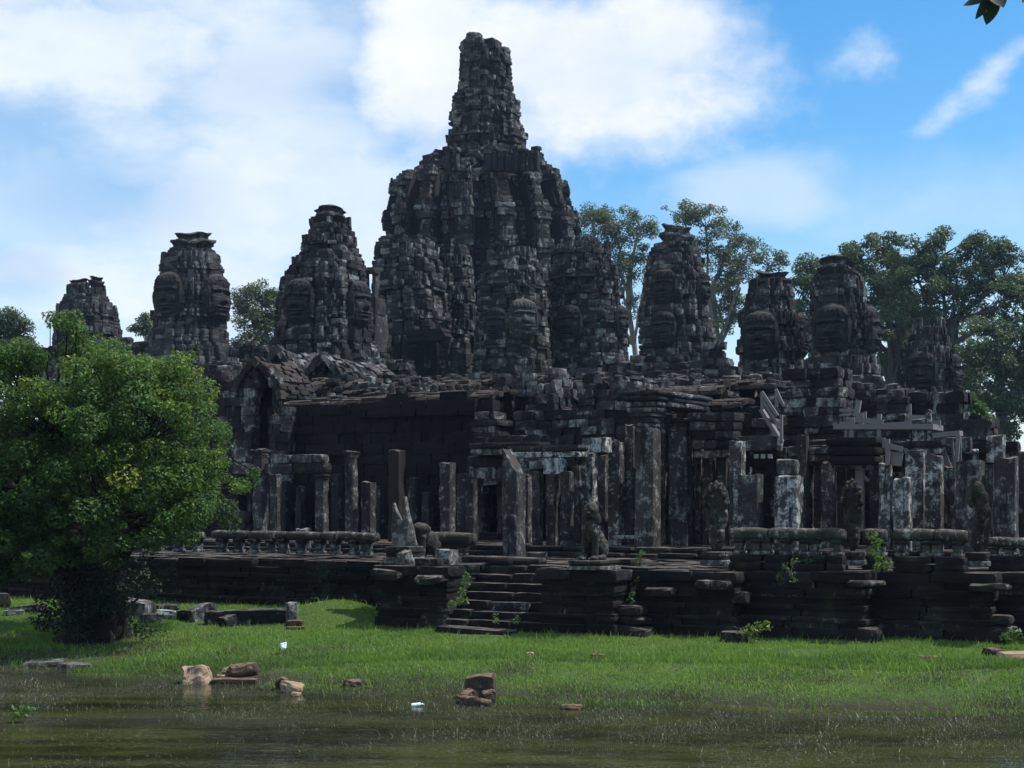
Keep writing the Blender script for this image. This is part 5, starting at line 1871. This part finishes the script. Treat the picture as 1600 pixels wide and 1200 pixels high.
wood('steep wooden stair with two sloping handrails climbing the ruins', 'wooden_stair', 'stair', [
    ('handrail', 1190, 612, 1215, 650, .09, .10, 0), ('handrail', 1212, 608, 1224, 634, .09, .10, 1.2), ('handrail', 1224, 634, 1231, 634, .09, .08, 1.2),
    ('post', 1191, 640, 1191, 612, .09, .09, 0), ('post', 1213, 636, 1213, 608, .09, .09, 1.2), ('post', 1221, 690, 1221, 648, .09, .09, 0), ('stringer', 1190, 640, 1221, 690, .3, .12, .4),
    ('stringer', 1192, 626, 1216, 664, .06, .09, 0), ('tread', 1196, 655, 1212, 655, .5, .06, .5)], -3.6)
wood('wooden viewing platform with grey rails and thick posts above the right gallery', 'wooden_platform', 'platform', [
    ('deck', 1312, 668, 1466, 668, 1.4, .17, .4), ('rail', 1312, 641, 1340, 641, .09, .09, .2), ('rail', 1312, 649, 1340, 646, .09, .07, .2), ('post', 1338, 650, 1342, 626, .16, .16, .2),
    ('rail', 1337, 655, 1380, 660, .08, .17, -.2), ('post', 1331, 684, 1332, 652, .13, .13, -.2), ('post', 1345, 684, 1346, 645, .17, .17, .2), ('post', 1374, 684, 1374, 647, .13, .13, -.2), ('post', 1352, 667, 1352, 643, .08, .08, -.2),
    ('rail', 1312, 661, 1332, 661, .08, .08, 0), ('post', 1321, 684, 1323, 672, .08, .08, -.2), ('rail', 1378, 665, 1470, 661, .10, .17, .6), ('post', 1422, 660, 1422, 631, .08, .08, .8), ('rail', 1422, 652, 1446, 653, .08, .16, .8), ('post', 1446, 660, 1446, 648, .07, .07, .8)], -3.4)
wood('short grey rail section fixed beside the deep dark lintel', 'wooden_railing', 'railing', [
    ('rail', 1380, 694, 1410, 702, .09, .16, 0), ('post', 1387, 727, 1387, 686, .12, .12, 0), ('post', 1381, 700, 1381, 684, .08, .08, 0), ('panel', 1390, 716, 1410, 718, .05, .42, .1)], -4.9)
wood('tall timber prop frame with two diagonal braces under a cap beam', 'timber_prop', 'prop', [
    ('cap_beam', 1460, 681, 1502, 677, .5, .16, 0), ('brace', 1466, 684, 1491, 748, .13, .13, 0), ('brace', 1498, 680, 1492, 748, .12, .12, -.2), ('brace', 1487, 684, 1493, 746, .07, .07, .2), ('tie_beam', 1450, 757, 1492, 755, .1, .1, .2),
    ('post', 1484, 828, 1486, 752, .12, .12, .3), ('brace', 1460, 806, 1482, 768, .09, .09, .2), ('post', 1501, 748, 1501, 684, .05, .05, .2)], -3.3)
wood('single upright timber prop in the dark opening left of the knobbed naga', 'timber_post', 'post', [('post', 1344, 830, 1344, 735, .26, .2, 0), ('brace', 1344, 738, 1358, 752, .1, .1, 0)], -4.3)

# ------------------------------------------------------------------ trees and plants
def tube(pts, radii, n=7):
    pts = np.asarray(pts, float)
    secs = []
    for i in range(len(pts)):
        d = pts[min(i + 1, len(pts) - 1)] - pts[max(i - 1, 0)]
        d /= np.linalg.norm(d) + 1e-9
        a = np.cross(d, [0.3, 1, .2])
        a /= np.linalg.norm(a) + 1e-9
        b_ = np.cross(d, a)
        q = np.linspace(0, 2 * math.pi, n, endpoint=False)
        secs.append(pts[i] + (np.outer(np.cos(q), a) + np.outer(np.sin(q), b_)) * radii[i])
    i = np.arange(n)
    j = (i + 1) % n
    f = np.vstack([np.stack([i + s * n, j + s * n, j + (s + 1) * n, i + (s + 1) * n], 1) for s in range(len(secs) - 1)])
    return np.vstack(secs), f


def limb(a, e, r0, r1, rng, sag=.12, n=7, seg=6):
    a, e = np.asarray(a, float), np.asarray(e, float)
    L = np.linalg.norm(e - a)
    t = np.linspace(0, 1, seg)
    off = rng.normal(0, sag * L * .35, 3)
    off2 = np.array([0, 0, L * sag * .8])
    p = a + np.outer(t, e - a) + np.outer(np.sin(t * math.pi), off) - np.outer(np.sin(t * math.pi), off2) * rng.uniform(-.2, 1) + rng.normal(0, L * .012, (seg, 3)) * ((t > 0) & (t < 1))[:, None]
    return tube(p, r0 + (r1 - r0) * t ** .8, n), p


def leaves(cs, rs, ns, size, rng, flat=.65, up=.5, aspect=.5, shell=.55):
    """leaf-sized kites spread through clumps"""
    idx = np.repeat(np.arange(len(cs)), ns)
    n = len(idx)
    d = rng.normal(0, 1, (n, 3))
    d /= np.linalg.norm(d, axis=1, keepdims=True)
    rad = rng.uniform(0, 1, n) ** (1 / 3) * (1 - shell) + shell * rng.uniform(.6, 1.08, n)
    p = cs[idx] + d * rad[:, None] * rs[idx][:, None] * np.array([1, 1, flat])
    nn = d * .55 + np.array([0, 0, up]) + rng.normal(0, .5, (n, 3))
    nn /= np.linalg.norm(nn, axis=1, keepdims=True)
    a = np.cross(nn, rng.normal(0, 1, (n, 3)))
    a /= np.linalg.norm(a, axis=1, keepdims=True)
    b_ = np.cross(nn, a)
    s = size * rng.uniform(.6, 1.35, n)
    L, W_ = s[:, None] * a, s[:, None] * aspect * b_
    fold = nn * s[:, None] * rng.uniform(-.12, .12, (n, 1))
    v = np.stack([p - L * .5, p + W_ * .5 + fold, p + L * .5, p - W_ * .5 + fold], 1).reshape(-1, 3)
    f = np.arange(4 * n).reshape(n, 4)
    return v, f, idx


def tree(name, label, base, trunk_top, r0, cs, rs, ns, leaf, lmat, bmat, seed, nodes=(), group=None, flat=.65, tints=None, limb_r=.09, up=.5, aspect=.5, cat='tree', twigs=True, shell=.55):
    """trunk with limbs to every node, twigs to every clump, and a crown of leaves"""
    rng = np.random.default_rng(seed)
    cs = np.asarray(cs, float)
    rs = np.asarray(rs, float)
    o = empty(name, base, label, cat, group)
    (tv, tf), tp = limb(base, trunk_top, r0, r0 * .62, rng, .05, 12, 9)
    tv[:12, :2] = (tv[:12, :2] - np.asarray(base)[:2]) * 1.5 + np.asarray(base)[:2]
    part('trunk', tv, tf, bmat, o, True)
    bits = []
    ends = [np.asarray(trunk_top, float)]
    for nd in nodes:
        st = tp[-1 - int(rng.integers(0, 3))]
        (v, f), pp = limb(st, nd, r0 * .5, limb_r, rng, .16, 7, 7)
        bits.append((v, f))
        ends += [pp[-1], pp[-2], pp[-3]]
    ends = np.array(ends)
    if twigs:
        for c_ in cs:
            i = np.argmin(np.linalg.norm(ends - c_, axis=1) + rng.uniform(0, .5, len(ends)))
            (v, f), pp = limb(ends[i], c_, limb_r * .6, limb_r * .15, rng, .14, 4, 5)
            bits.append((v, f))
    if bits:
        v, f = join(*bits)
        part('limbs', v, f, bmat, o, True)
    v, f, idx = leaves(cs, rs, ns, leaf, rng, flat, up, aspect, shell)
    cr = part('crown', v, f, lmat, o)
    tn = (tints if tints is not None else rng.uniform(.0, .75, len(cs)))[idx] + rng.normal(0, .12, len(idx))
    tint(cr, np.clip(tn, 0, 1))
    return o


def in_poly(px, py, pts):
    return inside((px, py), pts)


# the big bushy tree on the bank at the left
rng = np.random.default_rng(300)
CR = [(-190, 640), (-150, 585), (-60, 560), (0, 558), (50, 548), (90, 526), (125, 514), (160, 522), (190, 536), (210, 548), (235, 562), (262, 548), (290, 556), (318, 580), (336, 606), (338, 640), (350, 668), (342, 700), (372, 726), (384, 768), (380, 800), (350, 826),
      (300, 835), (262, 852), (225, 872), (190, 880), (120, 900), (40, 905), (-20, 890), (-120, 880), (-190, 800)]
cs, rs, tn = [], [], []
YT = 43.4
NC = 560
while len(cs) < NC:
    px, py = rng.uniform(-190, 385), rng.uniform(515, 905)
    if not in_poly(px, py, CR):
        continue
    u_ = np.clip((px - 100) / 290, -1, 1)
    w_ = np.clip((py - 715) / 200, -1, 1)
    dep = 3.9 * math.sqrt(max(.04, 1 - .8 * u_ * u_ - .35 * w_ * w_))
    yo = rng.choice([-1, -1, -1, 1]) * dep * rng.uniform(.35, 1.0)
    edge = min(1, min(abs(px - 385), abs(py - 515)) / 60)
    r_ = rng.uniform(.30, .58)
    if not all(in_poly(px + dx, py + dy, CR) for dx, dy in ((22, 0), (-22, 0), (0, -16), (0, 14))):
        r_ *= .6
    cs.append([X_(px, YT), YT + yo, Z_(py, YT)])
    rs.append(r_)
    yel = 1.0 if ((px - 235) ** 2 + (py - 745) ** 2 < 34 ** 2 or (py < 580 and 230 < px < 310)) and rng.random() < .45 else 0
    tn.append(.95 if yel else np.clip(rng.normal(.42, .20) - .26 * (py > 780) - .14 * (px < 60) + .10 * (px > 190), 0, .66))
for i in range(240):                                     # short sprays that break the outline
    q = int(rng.integers(0, NC))
    d = rng.normal(0, 1, 3)
    d[1] = -abs(d[1])
    d[2] = abs(d[2]) * .6 if rng.random() < .7 else d[2]
    d /= np.linalg.norm(d)
    cs.append(list(np.array(cs[q]) + d * rs[q] * rng.uniform(1.0, 1.35)))
    rs.append(rng.uniform(.12, .24))
    tn.append(min(1, tn[q] + rng.uniform(0, .25)))
cs, rs, tn = np.array(cs), np.array(rs), np.array(tn)
ns = np.maximum(40, (rs ** 2 * 1150)).astype(int)
xb = X_(150, YT)
zbt = float(ground_z(np.array([xb]), np.array([YT]))[0]) - .1
for px, py in ((118, 800), (128, 815), (110, 830), (135, 835), (105, 812), (140, 805), (95, 850), (125, 855)):
    cs = np.vstack([cs, [[X_(px, YT), YT - 2.6, Z_(py, YT)]]])
    rs = np.append(rs, .5)
    tn = np.append(tn, .12)
    ns = np.append(ns, 260)
nodes = [(X_(px, YT), YT + dy, Z_(py, YT)) for px, py, dy in ((40, 740, -1), (120, 700, -1.5), (230, 700, -1), (300, 770, -.6), (160, 640, .5), (260, 640, .5), (60, 640, .6), (-60, 700, 0), (-120, 760, 0), (320, 700, 1), (200, 800, -2), (90, 810, -2.2), (20, 840, -1))]
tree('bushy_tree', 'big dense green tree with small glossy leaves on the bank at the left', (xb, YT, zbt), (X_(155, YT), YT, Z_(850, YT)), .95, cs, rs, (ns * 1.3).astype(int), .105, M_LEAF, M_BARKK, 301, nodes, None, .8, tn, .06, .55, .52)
# stems and undergrowth round its foot
rng = np.random.default_rng(310)
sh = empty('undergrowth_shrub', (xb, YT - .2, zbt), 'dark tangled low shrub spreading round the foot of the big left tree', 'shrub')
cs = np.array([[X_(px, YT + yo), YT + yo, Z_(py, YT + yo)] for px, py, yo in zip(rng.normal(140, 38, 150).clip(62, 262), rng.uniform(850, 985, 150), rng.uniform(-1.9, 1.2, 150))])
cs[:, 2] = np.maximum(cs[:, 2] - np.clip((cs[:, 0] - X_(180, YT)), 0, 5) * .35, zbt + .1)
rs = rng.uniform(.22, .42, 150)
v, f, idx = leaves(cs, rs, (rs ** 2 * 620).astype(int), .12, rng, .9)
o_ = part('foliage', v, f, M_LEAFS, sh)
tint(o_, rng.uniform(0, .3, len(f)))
bits = []
for i in range(26):
    e = cs[int(rng.integers(0, 150))]
    (v, f), _ = limb((xb + rng.normal(0, .35), YT - .2 + rng.normal(0, .35), zbt), e, .06, .02, rng, .1, 5, 5)
    bits.append((v, f))
v, f = join(*bits)
part('stems', v, f, M_BARKD, sh, True)


def far_tree(name, label, Y, trunk_px, base_row, top_row, r0, ells, nleaf, leaf, lmat, bmat, seed, dens=1.0, group='tall trees behind the temple', rc=(.6, 1.35), flat=.72, depth=.7, cat='tree', clumps=None):
    rng = np.random.default_rng(seed)
    cs, rs, nodes = [], [], []
    area = sum(a * b_ for (_, _, a, b_) in ells)
    total = 2.6 * (clumps or 70)
    for (ex, ey, rx, ry) in ells:
        nodes.append((X_(ex, Y), Y + rng.normal(0, 1.5), Z_(ey + ry * .35, Y)))
        m_ = max(3, int(total * rx * ry / area * dens))
        for i in range(m_):
            a = rng.uniform(0, 2 * math.pi)
            q = rng.uniform(.15, 1) ** .6
            px, py = ex + math.cos(a) * rx * q, ey + math.sin(a) * ry * q
            dy = rng.normal(0, .45) * rx * Y / F * depth
            cs.append((X_(px, Y), Y + dy, Z_(py, Y)))
            rs.append(rng.uniform(*rc) * (.75 if q > .8 else 1))
    cs, rs = np.array(cs), np.array(rs)
    w_ = rs ** 2
    ns = np.maximum(30, nleaf * w_ / w_.sum()).astype(int)
    xb_ = X_(trunk_px[0], Y)
    return tree(name, label, (xb_, Y, -.2), (X_(trunk_px[1], Y), Y, Z_(top_row, Y)), r0, cs, rs, ns, leaf, lmat, bmat, seed + 1, nodes, group, flat, None, .10 * Y / 170, .6, .6, cat, True, .05)


far_tree('tall_tree', 'sparse grey green tree showing through beside the main tower right flank', 205, (1000, 985), 600, 430, .5,
         [(925, 340, 34, 22), (965, 345, 45, 24), (1000, 352, 30, 22), (940, 375, 36, 26), (985, 390, 36, 24), (960, 425, 30, 22), (1005, 430, 22, 24), (990, 480, 20, 24)], 17000, .28, M_LEAFT, M_BARK, 401, group='sparse pale trees')
far_tree('tall_tree', 'tall spreading tree with pale sunlit leaf clusters behind the slim face tower', 200, (1118, 1112), 600, 455, .55,
         [(1065, 330, 30, 16), (1105, 345, 42, 20), (1140, 368, 36, 20), (1090, 385, 30, 18), (1165, 395, 48, 20), (1205, 408, 30, 14), (1130, 415, 40, 20), (1160, 440, 36, 20), (1120, 460, 32, 22), (1130, 500, 30, 22), (1150, 480, 24, 20)], 22000, .28, M_LEAFT, M_BARK, 402, group='sparse pale trees')
far_tree('tall_tree', 'small leafy tree visible between the second and third left towers', 180, (408, 405), 600, 520, .3,
         [(385, 470, 24, 20), (410, 458, 26, 16), (428, 470, 16, 22), (395, 500, 30, 20), (420, 505, 20, 20), (392, 535, 30, 18), (425, 540, 24, 18)], 15000, .27, M_LEAFT, M_BARK, 403, group='sparse pale trees', rc=(.6, 1.2))
far_tree('tall_tree', 'little tuft of a tree peeping between the two left towers', 185, (228, 228), 600, 525, .2, [(226, 498, 8, 10), (216, 515, 12, 8), (232, 512, 8, 10)], 2600, .27, M_LEAFT, M_BARK, 404, group='sparse pale trees', rc=(.4, .8), clumps=16)
far_tree('dark_tree', 'dark tree at the far left edge behind the bushy tree', 150, (14, 12), 600, 560, .4,
         [(10, 500, 26, 18), (30, 520, 22, 18), (2, 530, 24, 22), (40, 545, 18, 16), (15, 560, 40, 20), (50, 575, 24, 14)], 16000, .26, M_LEAFB, M_BARKD, 405, rc=(.6, 1.1))
far_tree('dark_tree', 'huge dome crowned tree filling the sky at the upper right', 165, (1492, 1490), 650, 500, .75,
         [(1485, 385, 55, 26), (1430, 395, 40, 24), (1540, 392, 44, 26), (1575, 420, 40, 34), (1440, 440, 60, 34), (1500, 440, 60, 40), (1550, 470, 60, 40), (1600, 480, 40, 50), (1420, 480, 44, 30), (1470, 500, 50, 26)], 42000, .30, M_LEAFB, M_BARKD, 406, clumps=120)
far_tree('dark_tree', 'broad dark tree behind the flat crowned tower', 172, (1392, 1390), 650, 520, .6,
         [(1270, 415, 26, 12), (1300, 420, 40, 22), (1345, 398, 36, 20), (1385, 380, 30, 14), (1380, 420, 40, 30), (1255, 450, 22, 22), (1350, 450, 40, 34), (1400, 470, 36, 36), (1390, 530, 36, 40), (1250, 500, 22, 30)], 34000, .30, M_LEAFB, M_BARKD, 407, clumps=100)
far_tree('dark_tree', 'dense dark green tree mass at the right edge below the dome crown', 150, (1560, 1562), 680, 560, .6,
         [(1540, 530, 50, 34), (1590, 540, 44, 44), (1560, 590, 60, 40), (1610, 610, 50, 50), (1520, 580, 36, 30), (1560, 650, 60, 40), (1640, 560, 50, 60)], 38000, .29, M_LEAFB, M_BARKD, 408, clumps=100)
far_tree('dark_tree', 'dim tree closing the gap behind the low dark tower', 185, (1430, 1430), 680, 560, .5,
         [(1410, 560, 40, 40), (1450, 520, 50, 30), (1390, 600, 30, 40), (1500, 560, 36, 40), (1500, 620, 40, 40)], 26000, .31, M_LEAFB, M_BARKD, 409)
far_tree('leafy_shrub', 'light green shrub growing on the slope below the right trees', 96, (1528, 1528), 690, 660, .12,
         [(1520, 645, 16, 14), (1535, 665, 16, 16), (1548, 690, 14, 16), (1512, 628, 12, 10)], 3500, .24, M_LEAF, M_BARKD, 410, rc=(.35, .6), cat='shrub', group=None, clumps=30)

# hanging twig over the upper right corner
tw = empty('hanging_branch', (X_(1560, 7.4), 7.4, Z_(-30, 7.4)), 'dark leaf cluster of a hanging branch at the top right corner', 'branch')
(v, f), _ = limb(at(1552, -6, 7.4), at(1640, -160, 7.5), .008, .02, np.random.default_rng(3), .1, 6, 6)
part('twig', v, f, M_BARKD, tw, True)
for i, (c0, r0, c1, r1, wd) in enumerate(((1556, -14, 1505, 9, 12), (1549, -8, 1524, 30, 13), (1552, -10, 1541, 39, 22), (1548, -20, 1568, 12, 26), (1600, -40, 1598, 5, 12), (1580, -60, 1530, -30, 20), (1600, -90, 1560, -70, 20))):
    a, e = at(c0, r0, 7.4), at(c1, r1, 7.3 + .05 * (i % 3))
    d = e - a
    s = np.cross(d, [0, 1, .2])
    s = s / np.linalg.norm(s)
    rows = []
    for t_ in np.linspace(0, 1, 9):
        w_ = wd * 7.4 / F * math.sin(math.pi * t_ ** .8) ** .8 * .62 + .001
        mid = a + d * t_
        nrm = np.cross(d, s) / np.linalg.norm(d)
        rows += [mid - s * w_ + nrm * w_ * .3, mid + nrm * .0, mid + s * w_ + nrm * w_ * .3]
    f = []
    for q in range(8):
        f += [(q * 3, q * 3 + 1, q * 3 + 4, q * 3 + 3), (q * 3 + 1, q * 3 + 2, q * 3 + 5, q * 3 + 4)]
    lf = part('leaf', rows, f, M_LEAFS, tw, True)
    tint(lf, [.1] * len(f))

# weeds and vines on the masonry
def weed(label, pts, n, size, seed, rad=.14, yellow=.5, name='weed_plant', cat='weed'):
    rng = np.random.default_rng(seed)
    cs = np.array(pts, float)
    o = empty(name, cs[0] - np.array([0, 0, .1]), label, cat)
    v, f, idx = leaves(cs, np.full(len(cs), rad), np.full(len(cs), n), size, rng, .9, .3, .55, .3)
    lf = part('leaves', v, f, M_LEAF, o)
    tint(lf, np.clip(rng.normal(yellow, .15, len(f)), 0, 1))
    bits = []
    for i in range(len(cs) - 1):
        bits.append(tube([cs[i], (cs[i] + cs[i + 1]) / 2 + rng.normal(0, .02, 3), cs[i + 1]], [.008, .007, .006], 4))
    v, f = join(*bits)
    part('stem', v, f, M_BARKD, o)
    return o


weed('bright green creeper hanging down the left side of the stair', [at(729, 900, 44.4), at(727, 912, 44.2), at(722, 925, 43.9), at(718, 938, 43.6), at(706, 944, 43.4), at(726, 940, 43.5)], 34, .09, 501)
weed('trailing vine with pale leaves over the cornice left of the knobbed naga', [at(1302, 872, 41.6), at(1285, 876, 41.3), at(1262, 874, 41.2), at(1242, 878, 41.1), at(1236, 892, 40.8), at(1240, 906, 40.7), at(1228, 884, 41.0), at(1218, 900, 41.0)], 20, .08, 502, .13, .3)
weed('leafy green weed sprouting beside the knobbed naga', [at(1362, 836, 41.2), at(1370, 848, 41.1), at(1366, 862, 41.0), at(1376, 874, 40.8), at(1388, 882, 40.6), at(1374, 886, 40.6)], 40, .10, 503, .17, .62)
weed('yellow green weed at the foot of the terrace wall near the middle', [at(1176, 994, 40.3), at(1170, 984, 40.2), at(1184, 980, 40.2), at(1196, 978, 40.2), at(1160, 990, 40.2)], 40, .10, 504, .18, .75)
weed('small weed growing from the terrace behind the seated lion', [at(1000, 880, 44.0), at(998, 870, 44.0), at(1004, 862, 44.0)], 16, .07, 505, .10, .55)
weed('little weed in the broken corner right of the lion podium', [at(990, 914, 42.6), at(988, 928, 42.4), at(985, 938, 42.3), at(996, 905, 42.6)], 16, .07, 506, .11, .5)
weed('small weed in a joint of the lower steps', [at(774, 962, 42.6), at(776, 970, 42.5), at(808, 966, 42.4), at(806, 972, 42.3)], 14, .07, 507, .10, .7)
weed('leafy weed at the base of the right hand terrace corner', [at(1572, 996, 39.0), at(1584, 990, 39.0), at(1594, 996, 39.0)], 40, .11, 508, .2, .4)
weed('reed tuft in the water at the left', [at(30, 1114, 29.6), at(44, 1110, 29.6), at(20, 1116, 29.5)], 30, .10, 509, .16, .55, 'water_plant', 'water plant')

# ------------------------------------------------------------------ grass
rng = np.random.default_rng(600)


def grass_blades(n, xr, yr, keep, hfun, wid, mat, name, seed, tfun, lean=.35):
    r = np.random.default_rng(seed)
    x, y = r.uniform(*xr, n), r.uniform(*yr, n)
    k_ = keep(x, y, r)
    x, y = x[k_], y[k_]
    n = len(x)
    z = np.maximum(ground_z(x, y), WATER - .01)
    h = hfun(x, y, r) * r.uniform(.55, 1.35, n)
    a = r.uniform(0, 2 * math.pi, n)
    w_ = wid * r.uniform(.6, 1.4, n)
    base = np.stack([x, y, z - .02], 1)
    sd = np.stack([np.cos(a), np.sin(a), np.zeros(n)], 1) * w_[:, None]
    ln = r.normal(0, lean, (n, 2)) * h[:, None]
    tip = base + np.stack([ln[:, 0], ln[:, 1], h], 1)
    mid = base + np.stack([ln[:, 0] * .32, ln[:, 1] * .32, h * .55], 1)
    v = np.stack([base - sd, base + sd, mid + sd * .8, tip, mid - sd * .8], 1).reshape(-1, 3)
    i = np.arange(n)[:, None] * 5
    f = np.vstack([np.hstack([i, i + 1, i + 2]), np.hstack([i, i + 2, i + 4]), np.hstack([i + 4, i + 2, i + 3])])
    o = part(name, v, f, mat)
    tv = np.clip(tfun(x, y, r), 0, 1)
    tint(o, np.concatenate([tv, tv, tv]))
    return tag(o, kind='stuff')


def pn(x, y, s, seed):
    return vnoise(np.stack([x, y, x * 0], 1), s, seed)


TERR = np.array(poly)


def off_terrace(x, y):
    """true where no masonry stands: compare with the front polyline"""
    n = len(TERR)
    ins = np.zeros(len(x), bool)
    for i in range(n):
        x1, y1 = TERR[i]
        x2, y2 = TERR[(i + 1) % n]
        c = ((y1 > y) != (y2 > y)) & (x < (x2 - x1) * (y - y1) / (y2 - y1 + 1e-12) + x1)
        ins ^= c
    return ~ins


def seen(x, y):
    return np.abs(x) < y * .40 + 1.5


def keep_lawn(x, y, r):
    d = y - shore(x)
    dens = np.clip((d + 1.1 + 1.3 * pn(x, y, .25, 77)) / 3.8, 0, 1) ** 1.2
    patch = np.clip(1.25 - 1.6 * np.clip(pn(x, y, .30, 71) - .35, 0, 1), .15, 1)
    return seen(x, y) & off_terrace(x, y) & (d > -1.6) & (r.random(len(x)) < dens * patch)


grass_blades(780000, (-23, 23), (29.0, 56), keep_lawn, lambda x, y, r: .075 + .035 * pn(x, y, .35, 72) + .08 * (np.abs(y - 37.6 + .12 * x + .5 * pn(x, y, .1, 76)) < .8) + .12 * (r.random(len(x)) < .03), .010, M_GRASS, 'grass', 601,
             lambda x, y, r: .46 + .20 * pn(x * .35, y, .22, 73) + .20 * pn(x, y * 1.6, .16, 75) + .10 * pn(x, y, .9, 74) - .25 * (np.abs(y - 37.6 + .12 * x + .5 * pn(x, y, .1, 76)) < .8) + r.normal(0, .12, len(x)))  # band of taller grass, with a shade band put into its darker tint


def keep_weed(x, y, r):
    d = y - shore(x)
    p_ = np.clip(1.5 - np.abs(d + .2) / 5.0, .035, 1) * np.clip(.75 + .75 * pn(x, y, .16, 81) + .45 * pn(x, y * 2.2, .4, 82), 0, 1)
    return seen(x, y) & off_terrace(x, y) & (r.random(len(x)) < p_)


grass_blades(900000, (-16, 14), (23.5, 46), keep_weed, lambda x, y, r: .045 + .03 * pn(x, y, .5, 83) + .10 * (r.random(len(x)) < .03), .0075, M_WEED, 'water_weeds', 602,
             lambda x, y, r: .40 + .28 * pn(x, y, .4, 84) + r.normal(0, .2, len(x)), .5)

# ------------------------------------------------------------------ air
HAZE = 0.00015
if HAZE:
    vm = bpy.data.materials.new('humid_air')
    vm.use_nodes = True
    vm.node_tree.nodes.clear()
    g = NT(vm.node_tree)
    out = g.n('ShaderNodeOutputMaterial')
    pv = g.n('ShaderNodeVolumePrincipled')
    pv.inputs['Color'].default_value = (.58, .74, 1.0, 1)
    pv.inputs['Density'].default_value = HAZE
    pv.inputs['Anisotropy'].default_value = .35
    g.l(pv.outputs[0], out.inputs['Volume'])
    x0, x1, y0, y1, z0, z1 = -920, 920, -80, 1540, -4, 54
    hv = [(x, y, z) for z in (z0, z1) for (x, y) in ((x0, y0), (x1, y0), (x1, y1), (x0, y1))]
    hf = [(3, 2, 1, 0), (4, 5, 6, 7), (0, 1, 5, 4), (1, 2, 6, 5), (2, 3, 7, 6), (3, 0, 4, 7)]
    tag(part('haze', hv, hf, vm), kind='stuff')
